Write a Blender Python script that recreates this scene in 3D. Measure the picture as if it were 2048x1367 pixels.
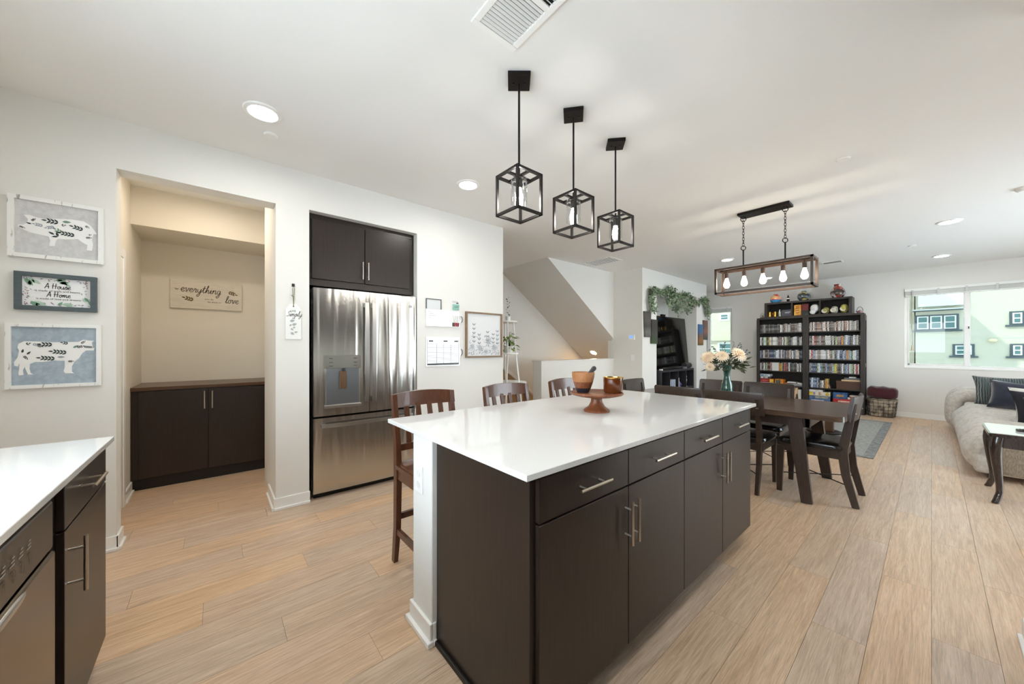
import bpy, bmesh, math, random
from mathutils import Vector, Matrix
from math import pi, sin, cos, radians

for o in list(bpy.data.objects):
    bpy.data.objects.remove(o)
random.seed(7)
SC = bpy.context.scene
COL = SC.collection

# ------------------------------------------------------------------ camera
CAMH = 1.285
cd = bpy.data.cameras.new('camera')
cd.sensor_fit = 'HORIZONTAL'; cd.sensor_width = 36.0
cd.lens = 707.0 * 36.0 / 2048.0
cd.shift_x = 0.0
cd.shift_y = (696.0 - 683.5) / 2048.0
cd.clip_start = 0.02; cd.clip_end = 300
cam = bpy.data.objects.new('camera', cd); COL.objects.link(cam)
cam.location = (0, 0, CAMH)
cam.rotation_euler = (pi / 2, 0, radians(49.89))
SC.camera = cam

# ------------------------------------------------------------------ light, exposure
SC.view_settings.view_transform = 'Standard'
SC.view_settings.look = 'None'
SC.view_settings.gamma = 1.0
SC.view_settings.use_curve_mapping = False
SC.view_settings.exposure = 0.77
SC.cycles.max_bounces = 14; SC.cycles.diffuse_bounces = 8; SC.cycles.glossy_bounces = 5; SC.cycles.transparent_max_bounces = 12
LAMP = 78.0          # recessed ceiling lamp emission
SKY = 9.0
SUN = 7.5

w = bpy.data.worlds.new('world'); SC.world = w; w.use_nodes = True
nt = w.node_tree; nt.nodes.clear()
wo = nt.nodes.new('ShaderNodeOutputWorld'); bg = nt.nodes.new('ShaderNodeBackground')
tc = nt.nodes.new('ShaderNodeTexCoord'); sp = nt.nodes.new('ShaderNodeSeparateXYZ')
rp = nt.nodes.new('ShaderNodeValToRGB')
nt.links.new(tc.outputs['Generated'], sp.inputs[0]); nt.links.new(sp.outputs[2], rp.inputs[0])
rp.color_ramp.elements[0].color = (0.80, 0.86, 0.90, 1); rp.color_ramp.elements[1].color = (0.50, 0.68, 0.95, 1)
nt.links.new(rp.outputs[0], bg.inputs[0]); bg.inputs[1].default_value = SKY
nt.links.new(bg.outputs[0], wo.inputs[0])

sl = bpy.data.lights.new('sun', 'SUN'); sl.energy = SUN; sl.angle = 0.009; sl.color = (1, 0.95, 0.86)
so = bpy.data.objects.new('sun', sl); COL.objects.link(so)
so.location = (-20, -20, 40)
so.rotation_euler = Vector((0.50, 0.72, -0.715)).to_track_quat('-Z', 'Y').to_euler()

# ------------------------------------------------------------------ helpers: materials
def lin(c):
    return tuple(((v / 255) / 12.92 if v / 255 <= 0.04045 else ((v / 255 + 0.055) / 1.055) ** 2.4) for v in c) + (1.0,)

MATS = {}
def M(name, c=(200, 200, 200), rough=0.5, metal=0.0, spec=0.5, emit=0.0, ecol=None, coat=0.0, trans=0.0, sheen=0.0):
    m = bpy.data.materials.new(name); m.use_nodes = True
    b = m.node_tree.nodes['Principled BSDF']
    b.inputs['Base Color'].default_value = lin(c)
    b.inputs['Roughness'].default_value = rough
    b.inputs['Metallic'].default_value = metal
    b.inputs['Specular IOR Level'].default_value = spec
    b.inputs['Coat Weight'].default_value = coat
    b.inputs['Transmission Weight'].default_value = trans
    b.inputs['Sheen Weight'].default_value = sheen
    if emit:
        b.inputs['Emission Color'].default_value = lin(ecol or c)
        b.inputs['Emission Strength'].default_value = emit
    MATS[name] = m
    return m

def N(m, t, **k):
    n = m.node_tree.nodes.new(t)
    for a, v in k.items(): setattr(n, a, v)
    return n

def L(m, a, b): m.node_tree.links.new(a, b)

def coords(m, scale=(1, 1, 1), kind='Object'):
    t = N(m, 'ShaderNodeTexCoord'); mp = N(m, 'ShaderNodeMapping')
    mp.inputs['Scale'].default_value = scale
    if kind == 'World':
        g = N(m, 'ShaderNodeNewGeometry'); L(m, g.outputs['Position'], mp.inputs[0])
    else:
        L(m, t.outputs[kind], mp.inputs[0])
    return mp.outputs[0]

def noise(m, vec, scale=5, detail=4, rough=0.6, dist=0.0):
    n = N(m, 'ShaderNodeTexNoise'); n.inputs['Scale'].default_value = scale
    n.inputs['Detail'].default_value = detail; n.inputs['Roughness'].default_value = rough
    n.inputs['Distortion'].default_value = dist
    L(m, vec, n.inputs['Vector']); return n

def ramp(m, fac, stops):
    r = N(m, 'ShaderNodeValToRGB'); e = r.color_ramp.elements
    while len(e) > 1: e.remove(e[-1])
    e[0].position = stops[0][0]; e[0].color = lin(stops[0][1])
    for p, c in stops[1:]:
        x = e.new(p); x.color = lin(c)
    L(m, fac, r.inputs[0]); return r

def bump(m, h, strength=0.2, dist=0.01):
    b = N(m, 'ShaderNodeBump'); b.inputs['Strength'].default_value = strength; b.inputs['Distance'].default_value = dist
    L(m, h, b.inputs['Height']); L(m, b.outputs[0], m.node_tree.nodes['Principled BSDF'].inputs['Normal']); return b

def BS(m): return m.node_tree.nodes['Principled BSDF']

def grain(name, c1, c2, rough, scale=(30, 30, 1.5), kind='Object', bumpy=0.05, coat=0.0, spec=0.5):
    m = M(name, c1, rough, coat=coat, spec=spec)
    n = noise(m, coords(m, scale, kind), 3.0, 5, 0.65, 0.4)
    r = ramp(m, n.outputs[0], [(0.3, c1), (0.7, c2)])
    L(m, r.outputs[0], BS(m).inputs['Base Color'])
    if bumpy: bump(m, n.outputs[0], bumpy, 0.003)
    return m

def speck(name, c1, c2, rough, scale=200, lo=0.42, hi=0.62, bumpy=0.0, kind='Object', detail=2, spec=0.5, sc=(1, 1, 1), sheen=0.0):
    m = M(name, c1, rough, spec=spec, sheen=sheen)
    n = noise(m, coords(m, sc, kind), scale, detail, 0.6)
    r = ramp(m, n.outputs[0], [(lo, c1), (hi, c2)])
    L(m, r.outputs[0], BS(m).inputs['Base Color'])
    if bumpy: bump(m, n.outputs[0], bumpy, 0.004)
    return m

# room paints
def paint(name, c, bs=0.12):
    m = M(name, c, 0.7, spec=0.25)
    n = noise(m, coords(m, kind='World'), 70, 3, 0.6)
    bump(m, n.outputs[0], bs, 0.004)
    return m
WALL = paint('wall_paint', (228, 226, 221)); CEIL = paint('ceiling_paint', (238, 237, 234), 0.1)
PANTRY = paint('pantry_paint', (228, 222, 210))
TRIM = M('trim_white', (240, 239, 236), 0.35)
ESP = grain('espresso_wood', (34, 26, 22), (50, 39, 33), 0.32, (45, 45, 1.6), bumpy=0.04, spec=0.45)
ESPTOP = grain('espresso_top', (70, 48, 34), (92, 64, 45), 0.3, (2, 30, 30), bumpy=0.03)
TOE = M('toe_kick_black', (22, 18, 16), 0.5)
QUARTZ = speck('white_quartz', (222, 221, 218), (206, 204, 200), 0.06, 350, 0.5, 0.75)
NICK = M('brushed_nickel', (205, 195, 182), 0.28, 1.0)
BLK = M('black_metal', (26, 23, 22), 0.42, 0.6)
BRONZE = grain('bronze_frame', (48, 34, 26), (74, 52, 38), 0.42, (30, 30, 30))
BLACKGL = M('black_gloss', (14, 14, 14), 0.25)
DARK = M('dark_grey', (40, 40, 42), 0.5)
PWHITE = M('plastic_white', (238, 238, 235), 0.4)
STOOLW = grain('cherry_wood', (66, 35, 20), (96, 55, 32), 0.28, (40, 40, 3), bumpy=0.02, coat=0.2)
DINEW = grain('dark_walnut', (46, 35, 28), (70, 54, 44), 0.36, (40, 40, 3), bumpy=0.04)
TABLEW = grain('walnut_top', (62, 48, 40), (98, 78, 64), 0.2, (2.0, 35, 35), bumpy=0.05)
ACACIA = grain('acacia_wood', (98, 50, 30), (138, 82, 50), 0.4, (25, 25, 5), bumpy=0.03)
ACACIA2 = grain('acacia_band', (150, 96, 56), (176, 122, 78), 0.45, (20, 20, 8), bumpy=0.03)
AMBER = M('amber_glass', (92, 44, 16), 0.12, coat=0.5)
NAVYB = M('dark_band', (36, 36, 44), 0.4)
LEATHER = speck('black_leather', (20, 19, 20), (30, 29, 30), 0.2, 90, 0.4, 0.7, 0.08)
SHELFW = grain('shelf_dark', (38, 32, 29), (56, 48, 43), 0.42, (40, 40, 2), bumpy=0.04)
SHELFB = M('shelf_back', (24, 21, 20), 0.6)

def steel():
    m = M('stainless', (200, 196, 190), 0.2, 1.0)
    n = noise(m, coords(m, (8.0, 8.0, 0.4)), 1.6, 1, 0.5, 0.6)
    n2 = noise(m, coords(m, (3, 3, 400)), 1.0, 1, 0.5)
    ad = N(m, 'ShaderNodeMath', operation='MULTIPLY_ADD'); ad.inputs[1].default_value = 0.004
    L(m, n2.outputs[0], ad.inputs[0]); L(m, n.outputs[0], ad.inputs[2])
    bump(m, ad.outputs[0], 0.55, 0.02)
    return m
STEEL = steel()
STEELD = M('stainless_dark', (112, 104, 97), 0.24, 1.0)
STEELF = M('stainless_flat', (190, 188, 184), 0.3, 1.0)

def plankmat():
    m = M('oak_planks', (190, 160, 132), 0.36, spec=0.5)
    g = N(m, 'ShaderNodeNewGeometry'); s = N(m, 'ShaderNodeSeparateXYZ'); L(m, g.outputs['Position'], s.inputs[0])
    def mt(op, a, b=None, c=None):
        n = N(m, 'ShaderNodeMath', operation=op)
        for i, v in enumerate((a, b, c)):
            if v is None: continue
            if isinstance(v, (int, float)): n.inputs[i].default_value = v
            else: L(m, v, n.inputs[i])
        return n.outputs[0]
    row = mt('FLOOR', mt('DIVIDE', s.outputs[0], PW))
    ofs = mt('MULTIPLY', mt('FRACT', mt('MULTIPLY', row, 0.381966)), PL)
    pid = mt('FLOOR', mt('DIVIDE', mt('ADD', s.outputs[1], ofs), PL))
    cm = N(m, 'ShaderNodeCombineXYZ'); L(m, row, cm.inputs[0]); L(m, pid, cm.inputs[1])
    wn = N(m, 'ShaderNodeTexWhiteNoise', noise_dimensions='2D'); L(m, cm.outputs[0], wn.inputs['Vector'])
    # grain coordinates shifted per plank
    sh = N(m, 'ShaderNodeVectorMath', operation='MULTIPLY_ADD'); sh.inputs[1].default_value = (7, 13, 5)
    L(m, wn.outputs['Color'], sh.inputs[0]); L(m, g.outputs['Position'], sh.inputs[2])
    mp = N(m, 'ShaderNodeMapping'); mp.inputs['Scale'].default_value = (16, 0.9, 1); L(m, sh.outputs[0], mp.inputs[0])
    n1 = noise(m, mp.outputs[0], 2.2, 5, 0.62, 1.4)
    mp2 = N(m, 'ShaderNodeMapping'); mp2.inputs['Scale'].default_value = (110, 3.2, 1); L(m, sh.outputs[0], mp2.inputs[0])
    n2 = noise(m, mp2.outputs[0], 2.0, 3, 0.6, 1.2)
    r = ramp(m, n1.outputs[0], [(0.25, (192, 160, 130)), (0.5, (217, 186, 155)), (0.75, (230, 204, 177))])
    hs = N(m, 'ShaderNodeHueSaturation'); L(m, r.outputs[0], hs.inputs['Color'])
    L(m, mt('MULTIPLY_ADD', wn.outputs['Value'], 0.16, 0.92), hs.inputs['Value'])
    L(m, mt('MULTIPLY_ADD', wn.outputs['Value'], 0.3, 0.82), hs.inputs['Saturation'])
    mx = N(m, 'ShaderNodeMix', data_type='RGBA', blend_type='MULTIPLY'); mx.inputs[0].default_value = 0.35
    L(m, hs.outputs[0], mx.inputs[6])
    r2 = ramp(m, n2.outputs[0], [(0.35, (150, 140, 130)), (0.6, (255, 255, 255))]); L(m, r2.outputs[0], mx.inputs[7])
    L(m, mx.outputs[2], BS(m).inputs['Base Color'])
    bump(m, n2.outputs[0], 0.22, 0.002)
    L(m, mt('MULTIPLY_ADD', n2.outputs[0], 0.18, 0.26), BS(m).inputs['Roughness'])
    return m
PW, PL = 0.182, 1.22
PLANK = plankmat()
SUBFL = M('floor_underlay', (96, 80, 66), 0.8)

def clearglass(name, tint=(1, 1, 1), refl=0.08):
    m = bpy.data.materials.new(name); m.use_nodes = True; t = m.node_tree; t.nodes.clear()
    o = t.nodes.new('ShaderNodeOutputMaterial'); mx = t.nodes.new('ShaderNodeMixShader')
    tr = t.nodes.new('ShaderNodeBsdfTransparent'); gl = t.nodes.new('ShaderNodeBsdfGlossy')
    tr.inputs[0].default_value = tint + (1,); gl.inputs['Roughness'].default_value = 0.02
    lw = t.nodes.new('ShaderNodeLayerWeight'); lw.inputs[0].default_value = 0.25
    ml = t.nodes.new('ShaderNodeMath'); ml.operation = 'MULTIPLY_ADD'; ml.inputs[1].default_value = 0.5; ml.inputs[2].default_value = refl * 0.4
    t.links.new(lw.outputs['Fresnel'], ml.inputs[0]); t.links.new(ml.outputs[0], mx.inputs[0])
    t.links.new(tr.outputs[0], mx.inputs[1]); t.links.new(gl.outputs[0], mx.inputs[2]); t.links.new(mx.outputs[0], o.inputs[0])
    return m
GLASS = clearglass('view_dimming_glass', (0.39, 0.41, 0.392), 0.03)  # tint added to dim the view outside
GLASSC = clearglass('clear_window_glass', (0.95, 0.97, 0.97), 0.03)
SHADEGL = clearglass('clear_shade_glass', (0.97, 0.98, 0.98), 0.12)

def emis(name, c, s):
    m = M(name, c, 0.5, emit=s, ecol=c); return m
LAMPE = emis('lamp_diffuser', (255, 253, 248), LAMP)
BULBC = emis('bulb_cool', (255, 251, 244), 82)
BULBW = emis('bulb_warm', (255, 240, 216), 36)

# ------------------------------------------------------------------ helpers: geometry
ORG = {}
def nb(): return bmesh.new()

def merge(bm, b2, mtx=None):
    if mtx is not None: bmesh.ops.transform(b2, matrix=mtx, verts=b2.verts[:])
    vs = {v: bm.verts.new(v.co) for v in b2.verts}
    for f in b2.faces:
        try: nf = bm.faces.new([vs[v] for v in f.verts]); nf.material_index = f.material_index
        except ValueError: pass
    b2.free()

def box(bm, x0, x1, y0, y1, z0, z1, b=0.0, seg=1, mtx=None, mi=0):
    t = nb()
    v = [t.verts.new(p) for p in ((x0, y0, z0), (x1, y0, z0), (x1, y1, z0), (x0, y1, z0), (x0, y0, z1), (x1, y0, z1), (x1, y1, z1), (x0, y1, z1))]
    for q in ((0, 3, 2, 1), (4, 5, 6, 7), (0, 1, 5, 4), (1, 2, 6, 5), (2, 3, 7, 6), (3, 0, 4, 7)):
        f = t.faces.new([v[i] for i in q]); f.material_index = mi
    if b > 0: bmesh.ops.bevel(t, geom=t.edges[:], offset=b, segments=seg, affect='EDGES', profile=0.5)
    if mi:
        for f in t.faces: f.material_index = mi
    merge(bm, t, mtx); return bm

def frame_of(d):
    d = d.normalized(); a = Vector((0, 0, 1)) if abs(d.z) < 0.95 else Vector((1, 0, 0))
    x = d.cross(a).normalized(); y = d.cross(x).normalized(); return x, y

def tube(bm, pts, r, seg=8, cap=True, closed=False):
    pts = [Vector(p) for p in pts]; n = len(pts); rings = []
    rr = r if isinstance(r, (list, tuple)) else [r] * n
    px = None
    for i, p in enumerate(pts):
        if closed: d = pts[(i + 1) % n] - pts[i - 1]
        else: d = pts[min(i + 1, n - 1)] - pts[max(i - 1, 0)]
        d.normalize()
        if px is None: x, y = frame_of(d)
        else:
            x = (px - d * px.dot(d)).normalized(); y = d.cross(x)
        px = x
        rings.append([bm.verts.new(p + (x * cos(2 * pi * k / seg) + y * sin(2 * pi * k / seg)) * rr[i]) for k in range(seg)])
    m = n if closed else n - 1
    for i in range(m):
        a, b = rings[i], rings[(i + 1) % n]
        for k in range(seg):
            bm.faces.new((a[k], a[(k + 1) % seg], b[(k + 1) % seg], b[k]))
    if cap and not closed:
        bm.faces.new(list(reversed(rings[0]))); bm.faces.new(rings[-1])
    return bm

def bar(bm, pts, wdt, dep, up=(1, 0, 0), taper=None):
    """rectangular section swept along pts; wdt along up-vector side, dep across"""
    pts = [Vector(p) for p in pts]; n = len(pts); rings = []
    for i, p in enumerate(pts):
        d = (pts[min(i + 1, n - 1)] - pts[max(i - 1, 0)]).normalized()
        u = Vector(up); u = (u - d * u.dot(d)).normalized(); q = d.cross(u)
        t = 1 if taper is None else taper[i]
        a, b = wdt / 2 * t, dep / 2 * t
        rings.append([bm.verts.new(p + u * sx * a + q * sy * b) for sx, sy in ((-1, -1), (1, -1), (1, 1), (-1, 1))])
    for i in range(n - 1):
        for k in range(4):
            bm.faces.new((rings[i][k], rings[i][(k + 1) % 4], rings[i + 1][(k + 1) % 4], rings[i + 1][k]))
    bm.faces.new(list(reversed(rings[0]))); bm.faces.new(rings[-1]); return bm

def lathe(bm, prof, c=(0, 0, 0), seg=24, mtx=None):
    t = nb(); rings = []
    for r, z in prof:
        if r < 1e-5: rings.append([t.verts.new((0, 0, z))])
        else: rings.append([t.verts.new((r * cos(2 * pi * k / seg), r * sin(2 * pi * k / seg), z)) for k in range(seg)])
    for a, b in zip(rings, rings[1:]):
        for k in range(seg):
            k2 = (k + 1) % seg
            if len(a) == 1 and len(b) == 1: continue
            if len(a) == 1: t.faces.new((a[0], b[k2], b[k]))
            elif len(b) == 1: t.faces.new((a[k], a[k2], b[0]))
            else: t.faces.new((a[k], a[k2], b[k2], b[k]))
    mm = Matrix.Translation(Vector(c)) @ (mtx if mtx is not None else Matrix())
    merge(bm, t, mm); return bm

def disc(bm, c, r, h, seg=24, axis='z'):
    mt = {'z': Matrix(), 'x': Matrix.Rotation(pi / 2, 4, 'Y'), 'y': Matrix.Rotation(-pi / 2, 4, 'X')}[axis]
    return lathe(bm, [(0, 0), (r, 0), (r, h), (0, h)], c, seg, mt)

def prism(bm, poly, z0, z1, mtx=None):
    t = nb()
    a = [t.verts.new((x, y, z0)) for x, y in poly]; b = [t.verts.new((x, y, z1)) for x, y in poly]
    n = len(poly)
    t.faces.new(b); t.faces.new(list(reversed(a)))
    for i in range(n): t.faces.new((a[i], a[(i + 1) % n], b[(i + 1) % n], b[i]))
    merge(bm, t, mtx); return bm

def rrect(w, h, r, seg=5, cx=0, cy=0):
    out = []
    for sx, sy, a0 in ((1, 1, 0), (-1, 1, pi / 2), (-1, -1, pi), (1, -1, 1.5 * pi)):
        for k in range(seg + 1):
            a = a0 + pi / 2 * k / seg
            out.append((cx + sx * (w / 2 - r) + r * cos(a), cy + sy * (h / 2 - r) + r * sin(a)))
    return out

def superell(bm, c, a, b, h, e1=0.5, e2=0.5, nu=24, nv=12, mtx=None):
    """rounded cushion volume"""
    t = nb(); rings = []
    def s(v, e): return math.copysign(abs(v) ** e, v)
    for j in range(nv + 1):
        ph = -pi / 2 + pi * j / nv
        cz, sz = s(cos(ph), e1), s(sin(ph), e1)
        if j in (0, nv): rings.append([t.verts.new((0, 0, h * sz))])
        else: rings.append([t.verts.new((a * cz * s(cos(2 * pi * k / nu), e2), b * cz * s(sin(2 * pi * k / nu), e2), h * sz)) for k in range(nu)])
    for r1, r2 in zip(rings, rings[1:]):
        for k in range(nu):
            k2 = (k + 1) % nu
            if len(r1) == 1: t.faces.new((r1[0], r2[k2], r2[k]))
            elif len(r2) == 1: t.faces.new((r1[k], r1[k2], r2[0]))
            else: t.faces.new((r1[k], r1[k2], r2[k2], r2[k]))
    mm = Matrix.Translation(Vector(c)) @ (mtx if mtx is not None else Matrix())
    merge(bm, t, mm); return bm

def pillow(bm, w, h, t, n=14):
    """throw pillow in local XZ plane, thickness along Y, pointed corners"""
    def p(i, j, s):
        u, v = -1 + 2 * i / n, -1 + 2 * j / n
        k = (1 - abs(u) ** 2.6) ** 0.5 * (1 - abs(v) ** 2.6) ** 0.5
        q = 1 - 0.10 * (1 - v * v) * abs(u) ** 3 * 1.0
        q2 = 1 - 0.10 * (1 - u * u) * abs(v) ** 3
        return Vector((u * w / 2 * q, s * t / 2 * k, v * h / 2 * q2))
    g = {}
    for s in (1, -1):
        for i in range(n + 1):
            for j in range(n + 1):
                if s == -1 and (i in (0, n) or j in (0, n)): g[s, i, j] = g[1, i, j]
                else: g[s, i, j] = bm.verts.new(p(i, j, s))
    for i in range(n):
        for j in range(n):
            bm.faces.new((g[1, i, j], g[1, i, j + 1], g[1, i + 1, j + 1], g[1, i + 1, j]))
            bm.faces.new((g[-1, i, j], g[-1, i + 1, j], g[-1, i + 1, j + 1], g[-1, i, j + 1]))
    return bm

def tag(o, label=None, cat=None, group=None, kind=None):
    if label: o['label'] = label
    if cat: o['category'] = cat
    if group: o['group'] = group
    if kind: o['kind'] = kind
    return o

def O(name, bm, mat, parent=None, smooth=False, label=None, cat=None, group=None, kind=None, keep=False, ang=0.7):
    me = bpy.data.meshes.new(name)
    bmesh.ops.recalc_face_normals(bm, faces=bm.faces[:])
    if parent is not None:
        off = ORG[parent.name]
    elif keep: off = Vector((0, 0, 0))
    else:
        xs = [v.co for v in bm.verts]
        off = Vector(((min(p.x for p in xs) + max(p.x for p in xs)) / 2, (min(p.y for p in xs) + max(p.y for p in xs)) / 2, min(p.z for p in xs)))
    if off.length > 0: bmesh.ops.translate(bm, vec=-off, verts=bm.verts[:])
    bm.to_mesh(me); bm.free()
    for m in (mat if isinstance(mat, (list, tuple)) else [mat]): me.materials.append(m)
    if smooth:
        me.polygons.foreach_set('use_smooth', [True] * len(me.polygons)); me.set_sharp_from_angle(angle=ang)
    o = bpy.data.objects.new(name, me); COL.objects.link(o)
    if parent is not None: o.parent = parent; ORG[o.name] = off
    else: o.location = off; ORG[o.name] = off
    return tag(o, label, cat, group, kind)

def T(name, label, cat, loc=(0, 0, 0), group=None, kind=None):
    o = bpy.data.objects.new(name, None); COL.objects.link(o); o.empty_display_size = 0.1
    o.location = loc; ORG[o.name] = Vector(loc)
    return tag(o, label, cat, group, kind)

def dup(root, loc, rz=0, label=None, group=None):
    def cp(o, par):
        c = o.copy(); COL.objects.link(c)
        if par is not None: c.parent = par
        for ch in o.children: cp(ch, c)
        return c
    r = cp(root, None); r.location = loc; r.rotation_euler = (0, 0, rz)
    if label: r['label'] = label
    if group: r['group'] = group
    return r

def struct(name, bm, mat, parent=None, **k):
    return O(name, bm, mat, parent, kind=None if parent is not None else 'structure', keep=parent is None, **k)

def BX(*a, **k): return box(nb(), *a, **k)

# flat print helpers: place on a plane. F=(origin, udir, vdir, normal)
class Face:
    def __init__(s, o, u, v):
        s.o, s.u, s.v = Vector(o), Vector(u).normalized(), Vector(v).normalized(); s.n = s.u.cross(s.v)
    def p(s, a, b, c=0.0): return s.o + s.u * a + s.v * b + s.n * c

def fpoly(bm, F, pts, d=0.001):
    try: bm.faces.new([bm.verts.new(F.p(a, b, d)) for a, b in pts])
    except ValueError: pass

def fshape(bm, F, pts, d=0.001):
    from mathutils.geometry import tessellate_polygon
    vs = [bm.verts.new(F.p(a, b, d)) for a, b in pts]
    for t in tessellate_polygon([[Vector((a, b, 0)) for a, b in pts]]): bm.faces.new([vs[i] for i in t])

def fribbon(bm, F, pts, w, d=0.0015):
    n = len(pts); l = []
    for i in range(n):
        a = Vector(pts[min(i + 1, n - 1)]) - Vector(pts[max(i - 1, 0)])
        if a.length < 1e-9: a = Vector((1, 0))
        a.normalize(); q = Vector((-a.y, a.x)) * w / 2
        l.append((bm.verts.new(F.p(pts[i][0] + q.x, pts[i][1] + q.y, d)), bm.verts.new(F.p(pts[i][0] - q.x, pts[i][1] - q.y, d))))
    for a, b in zip(l, l[1:]): bm.faces.new((a[0], a[1], b[1], b[0]))

def leaf2(cx, cy, ln, wd, ang, n=4):
    up = [(ln * k / n, wd / 2 * sin(pi * (k / n) ** 0.8)) for k in range(n + 1)]
    pts = up + [(x, -y) for x, y in reversed(up[1:-1])]
    return [(cx + x * cos(ang) - y * sin(ang), cy + x * sin(ang) + y * cos(ang)) for x, y in pts]

def catmull(p, k=6):
    if len(p) < 3: return p
    q = [p[0]] + list(p) + [p[-1]]; out = []
    for i in range(1, len(q) - 2):
        for s in range(k):
            t = s / k
            out.append(tuple(0.5 * ((2 * q[i][c]) + (-q[i - 1][c] + q[i + 1][c]) * t + (2 * q[i - 1][c] - 5 * q[i][c] + 4 * q[i + 1][c] - q[i + 2][c]) * t * t + (-q[i - 1][c] + 3 * q[i][c] - 3 * q[i + 1][c] + q[i + 2][c]) * t ** 3) for c in range(len(q[0]))))
    out.append(tuple(p[-1])); return out

GLY = {
 'e': (.8, [[(0, .4), (.45, .55), (.6, .85), (.35, 1), (.1, .7), (.15, .2), (.5, 0), (.8, .25)]]),
 'v': (.85, [[(0, .8), (.15, 1), (.3, .3), (.4, 0), (.6, .5), (.65, .95), (.85, .85)]]),
 'r': (.8, [[(0, .3), (.2, .9), (.25, 1.1), (.35, .85), (.55, .85), (.5, .3), (.62, 0), (.8, .25)]]),
 'y': (.9, [[(0, .9), (.1, .3), (.35, .05), (.6, .4), (.7, 1), (.65, -.3), (.45, -1), (.15, -.9), (.3, -.4), (.9, .25)]]),
 't': (.7, [[(0, .25), (.3, 1.2), (.35, 1.9), (.28, .5), (.45, 0), (.7, .25)], [(.02, 1.2), (.7, 1.3)]]),
 'h': (.95, [[(0, .25), (.35, 1.5), (.4, 2), (.25, 2), (.2, 1), (.2, 0)], [(.2, .3), (.45, .95), (.65, .8), (.65, .2), (.78, 0), (.95, .25)]]),
 'i': (.5, [[(0, .25), (.2, 1), (.2, .2), (.33, 0), (.5, .25)], [(.2, 1.4), (.26, 1.46)]]),
 'n': (.95, [[(0, .5), (.15, 1), (.15, 0)], [(.15, .4), (.45, 1), (.65, .8), (.65, .2), (.78, 0), (.95, .25)]]),
 'm': (1.35, [[(0, .5), (.15, 1), (.15, 0)], [(.15, .4), (.4, 1), (.55, .8), (.55, 0)], [(.55, .4), (.82, 1), (1, .8), (1, .2), (1.15, 0), (1.35, .25)]]),
 'g': (.9, [[(.65, .85), (.35, 1), (.1, .6), (.2, .1), (.5, .15), (.68, .9), (.65, -.4), (.4, -1), (.1, -.8), (.4, -.3), (.9, .25)]]),
 'l': (.58, [[(0, .25), (.35, 1.3), (.4, 1.95), (.2, 1.9), (.15, .6), (.3, 0), (.58, .25)]]),
 'o': (.82, [[(.5, .95), (.15, .85), (.1, .2), (.4, 0), (.65, .4), (.5, .92), (.82, .85)]]),
 'u': (.95, [[(0, 1), (.05, .3), (.3, 0), (.6, .4), (.65, 1), (.65, .2), (.8, 0), (.95, .25)]]),
 's': (.75, [[(0, .15), (.35, 1.1), (.6, .5), (.4, 0), (.1, .1)], [(.4, 0), (.75, .3)]]),
 'p': (.85, [[(0, .6), (.2, 1), (.15, -1)], [(.15, .3), (.45, 1), (.68, .6), (.5, .05), (.2, .15)], [(.5, .05), (.85, .25)]]),
 'S': (1.0, [[(.95, 1.7), (.6, 2), (.2, 1.6), (.5, 1.1), (.78, .6), (.4, 0), (-.1, .25)]]),
 'A': (1.2, [[(0, 0), (.3, 1), (.6, 2), (.75, 1), (.98, 0)], [(.1, .7), (1.05, .78)]]),
 'H': (1.25, [[(.12, 2), (.12, 0)], [(.8, 2), (.8, 0)], [(-.15, 1), (1.15, 1.05)]]),
 ' ': (.55, []),
}
def script(bm, F, s, x, y, h, w, slant=0.25, rot=0.0):
    cx = 0
    for ch in s:
        adv, st = GLY[ch]
        for k in st:
            pts = catmull(k, 5)
            o = []
            for a, b in pts:
                px, py = (cx + a + b * slant) * h, b * h
                o.append((x + px * cos(rot) - py * sin(rot), y + px * sin(rot) + py * cos(rot)))
            fribbon(bm, F, o, w)
        cx += adv
    return cx * h

def ftext(bm, F, s, x, y, size, d=0.0015, sx=1.0, rot=0.0):
    cu = bpy.data.curves.new('txt', 'FONT'); cu.body = s; cu.size = size; cu.resolution_u = 2
    ob = bpy.data.objects.new('txt', cu)
    me = bpy.data.meshes.new_from_object(ob)
    vs = []
    for v in me.vertices:
        a, b = v.co.x * sx, v.co.y
        vs.append(bm.verts.new(F.p(x + a * cos(rot) - b * sin(rot), y + a * sin(rot) + b * cos(rot), d)))
    for f in me.polygons:
        try: bm.faces.new([vs[i] for i in f.vertices])
        except ValueError: pass
    bpy.data.objects.remove(ob); bpy.data.meshes.remove(me); bpy.data.curves.remove(cu)

# ================================================================== THE ROOM
CE = 2.743
WX = -3.35            # face of the wall with the refrigerator
FY = 9.87             # far wall
XR = 2.7              # right wall of the living area
YB = -1.0             # wall behind the camera
KW0, KW1 = -2.1, 0.4  # added, unseen kitchen window in it
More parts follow.
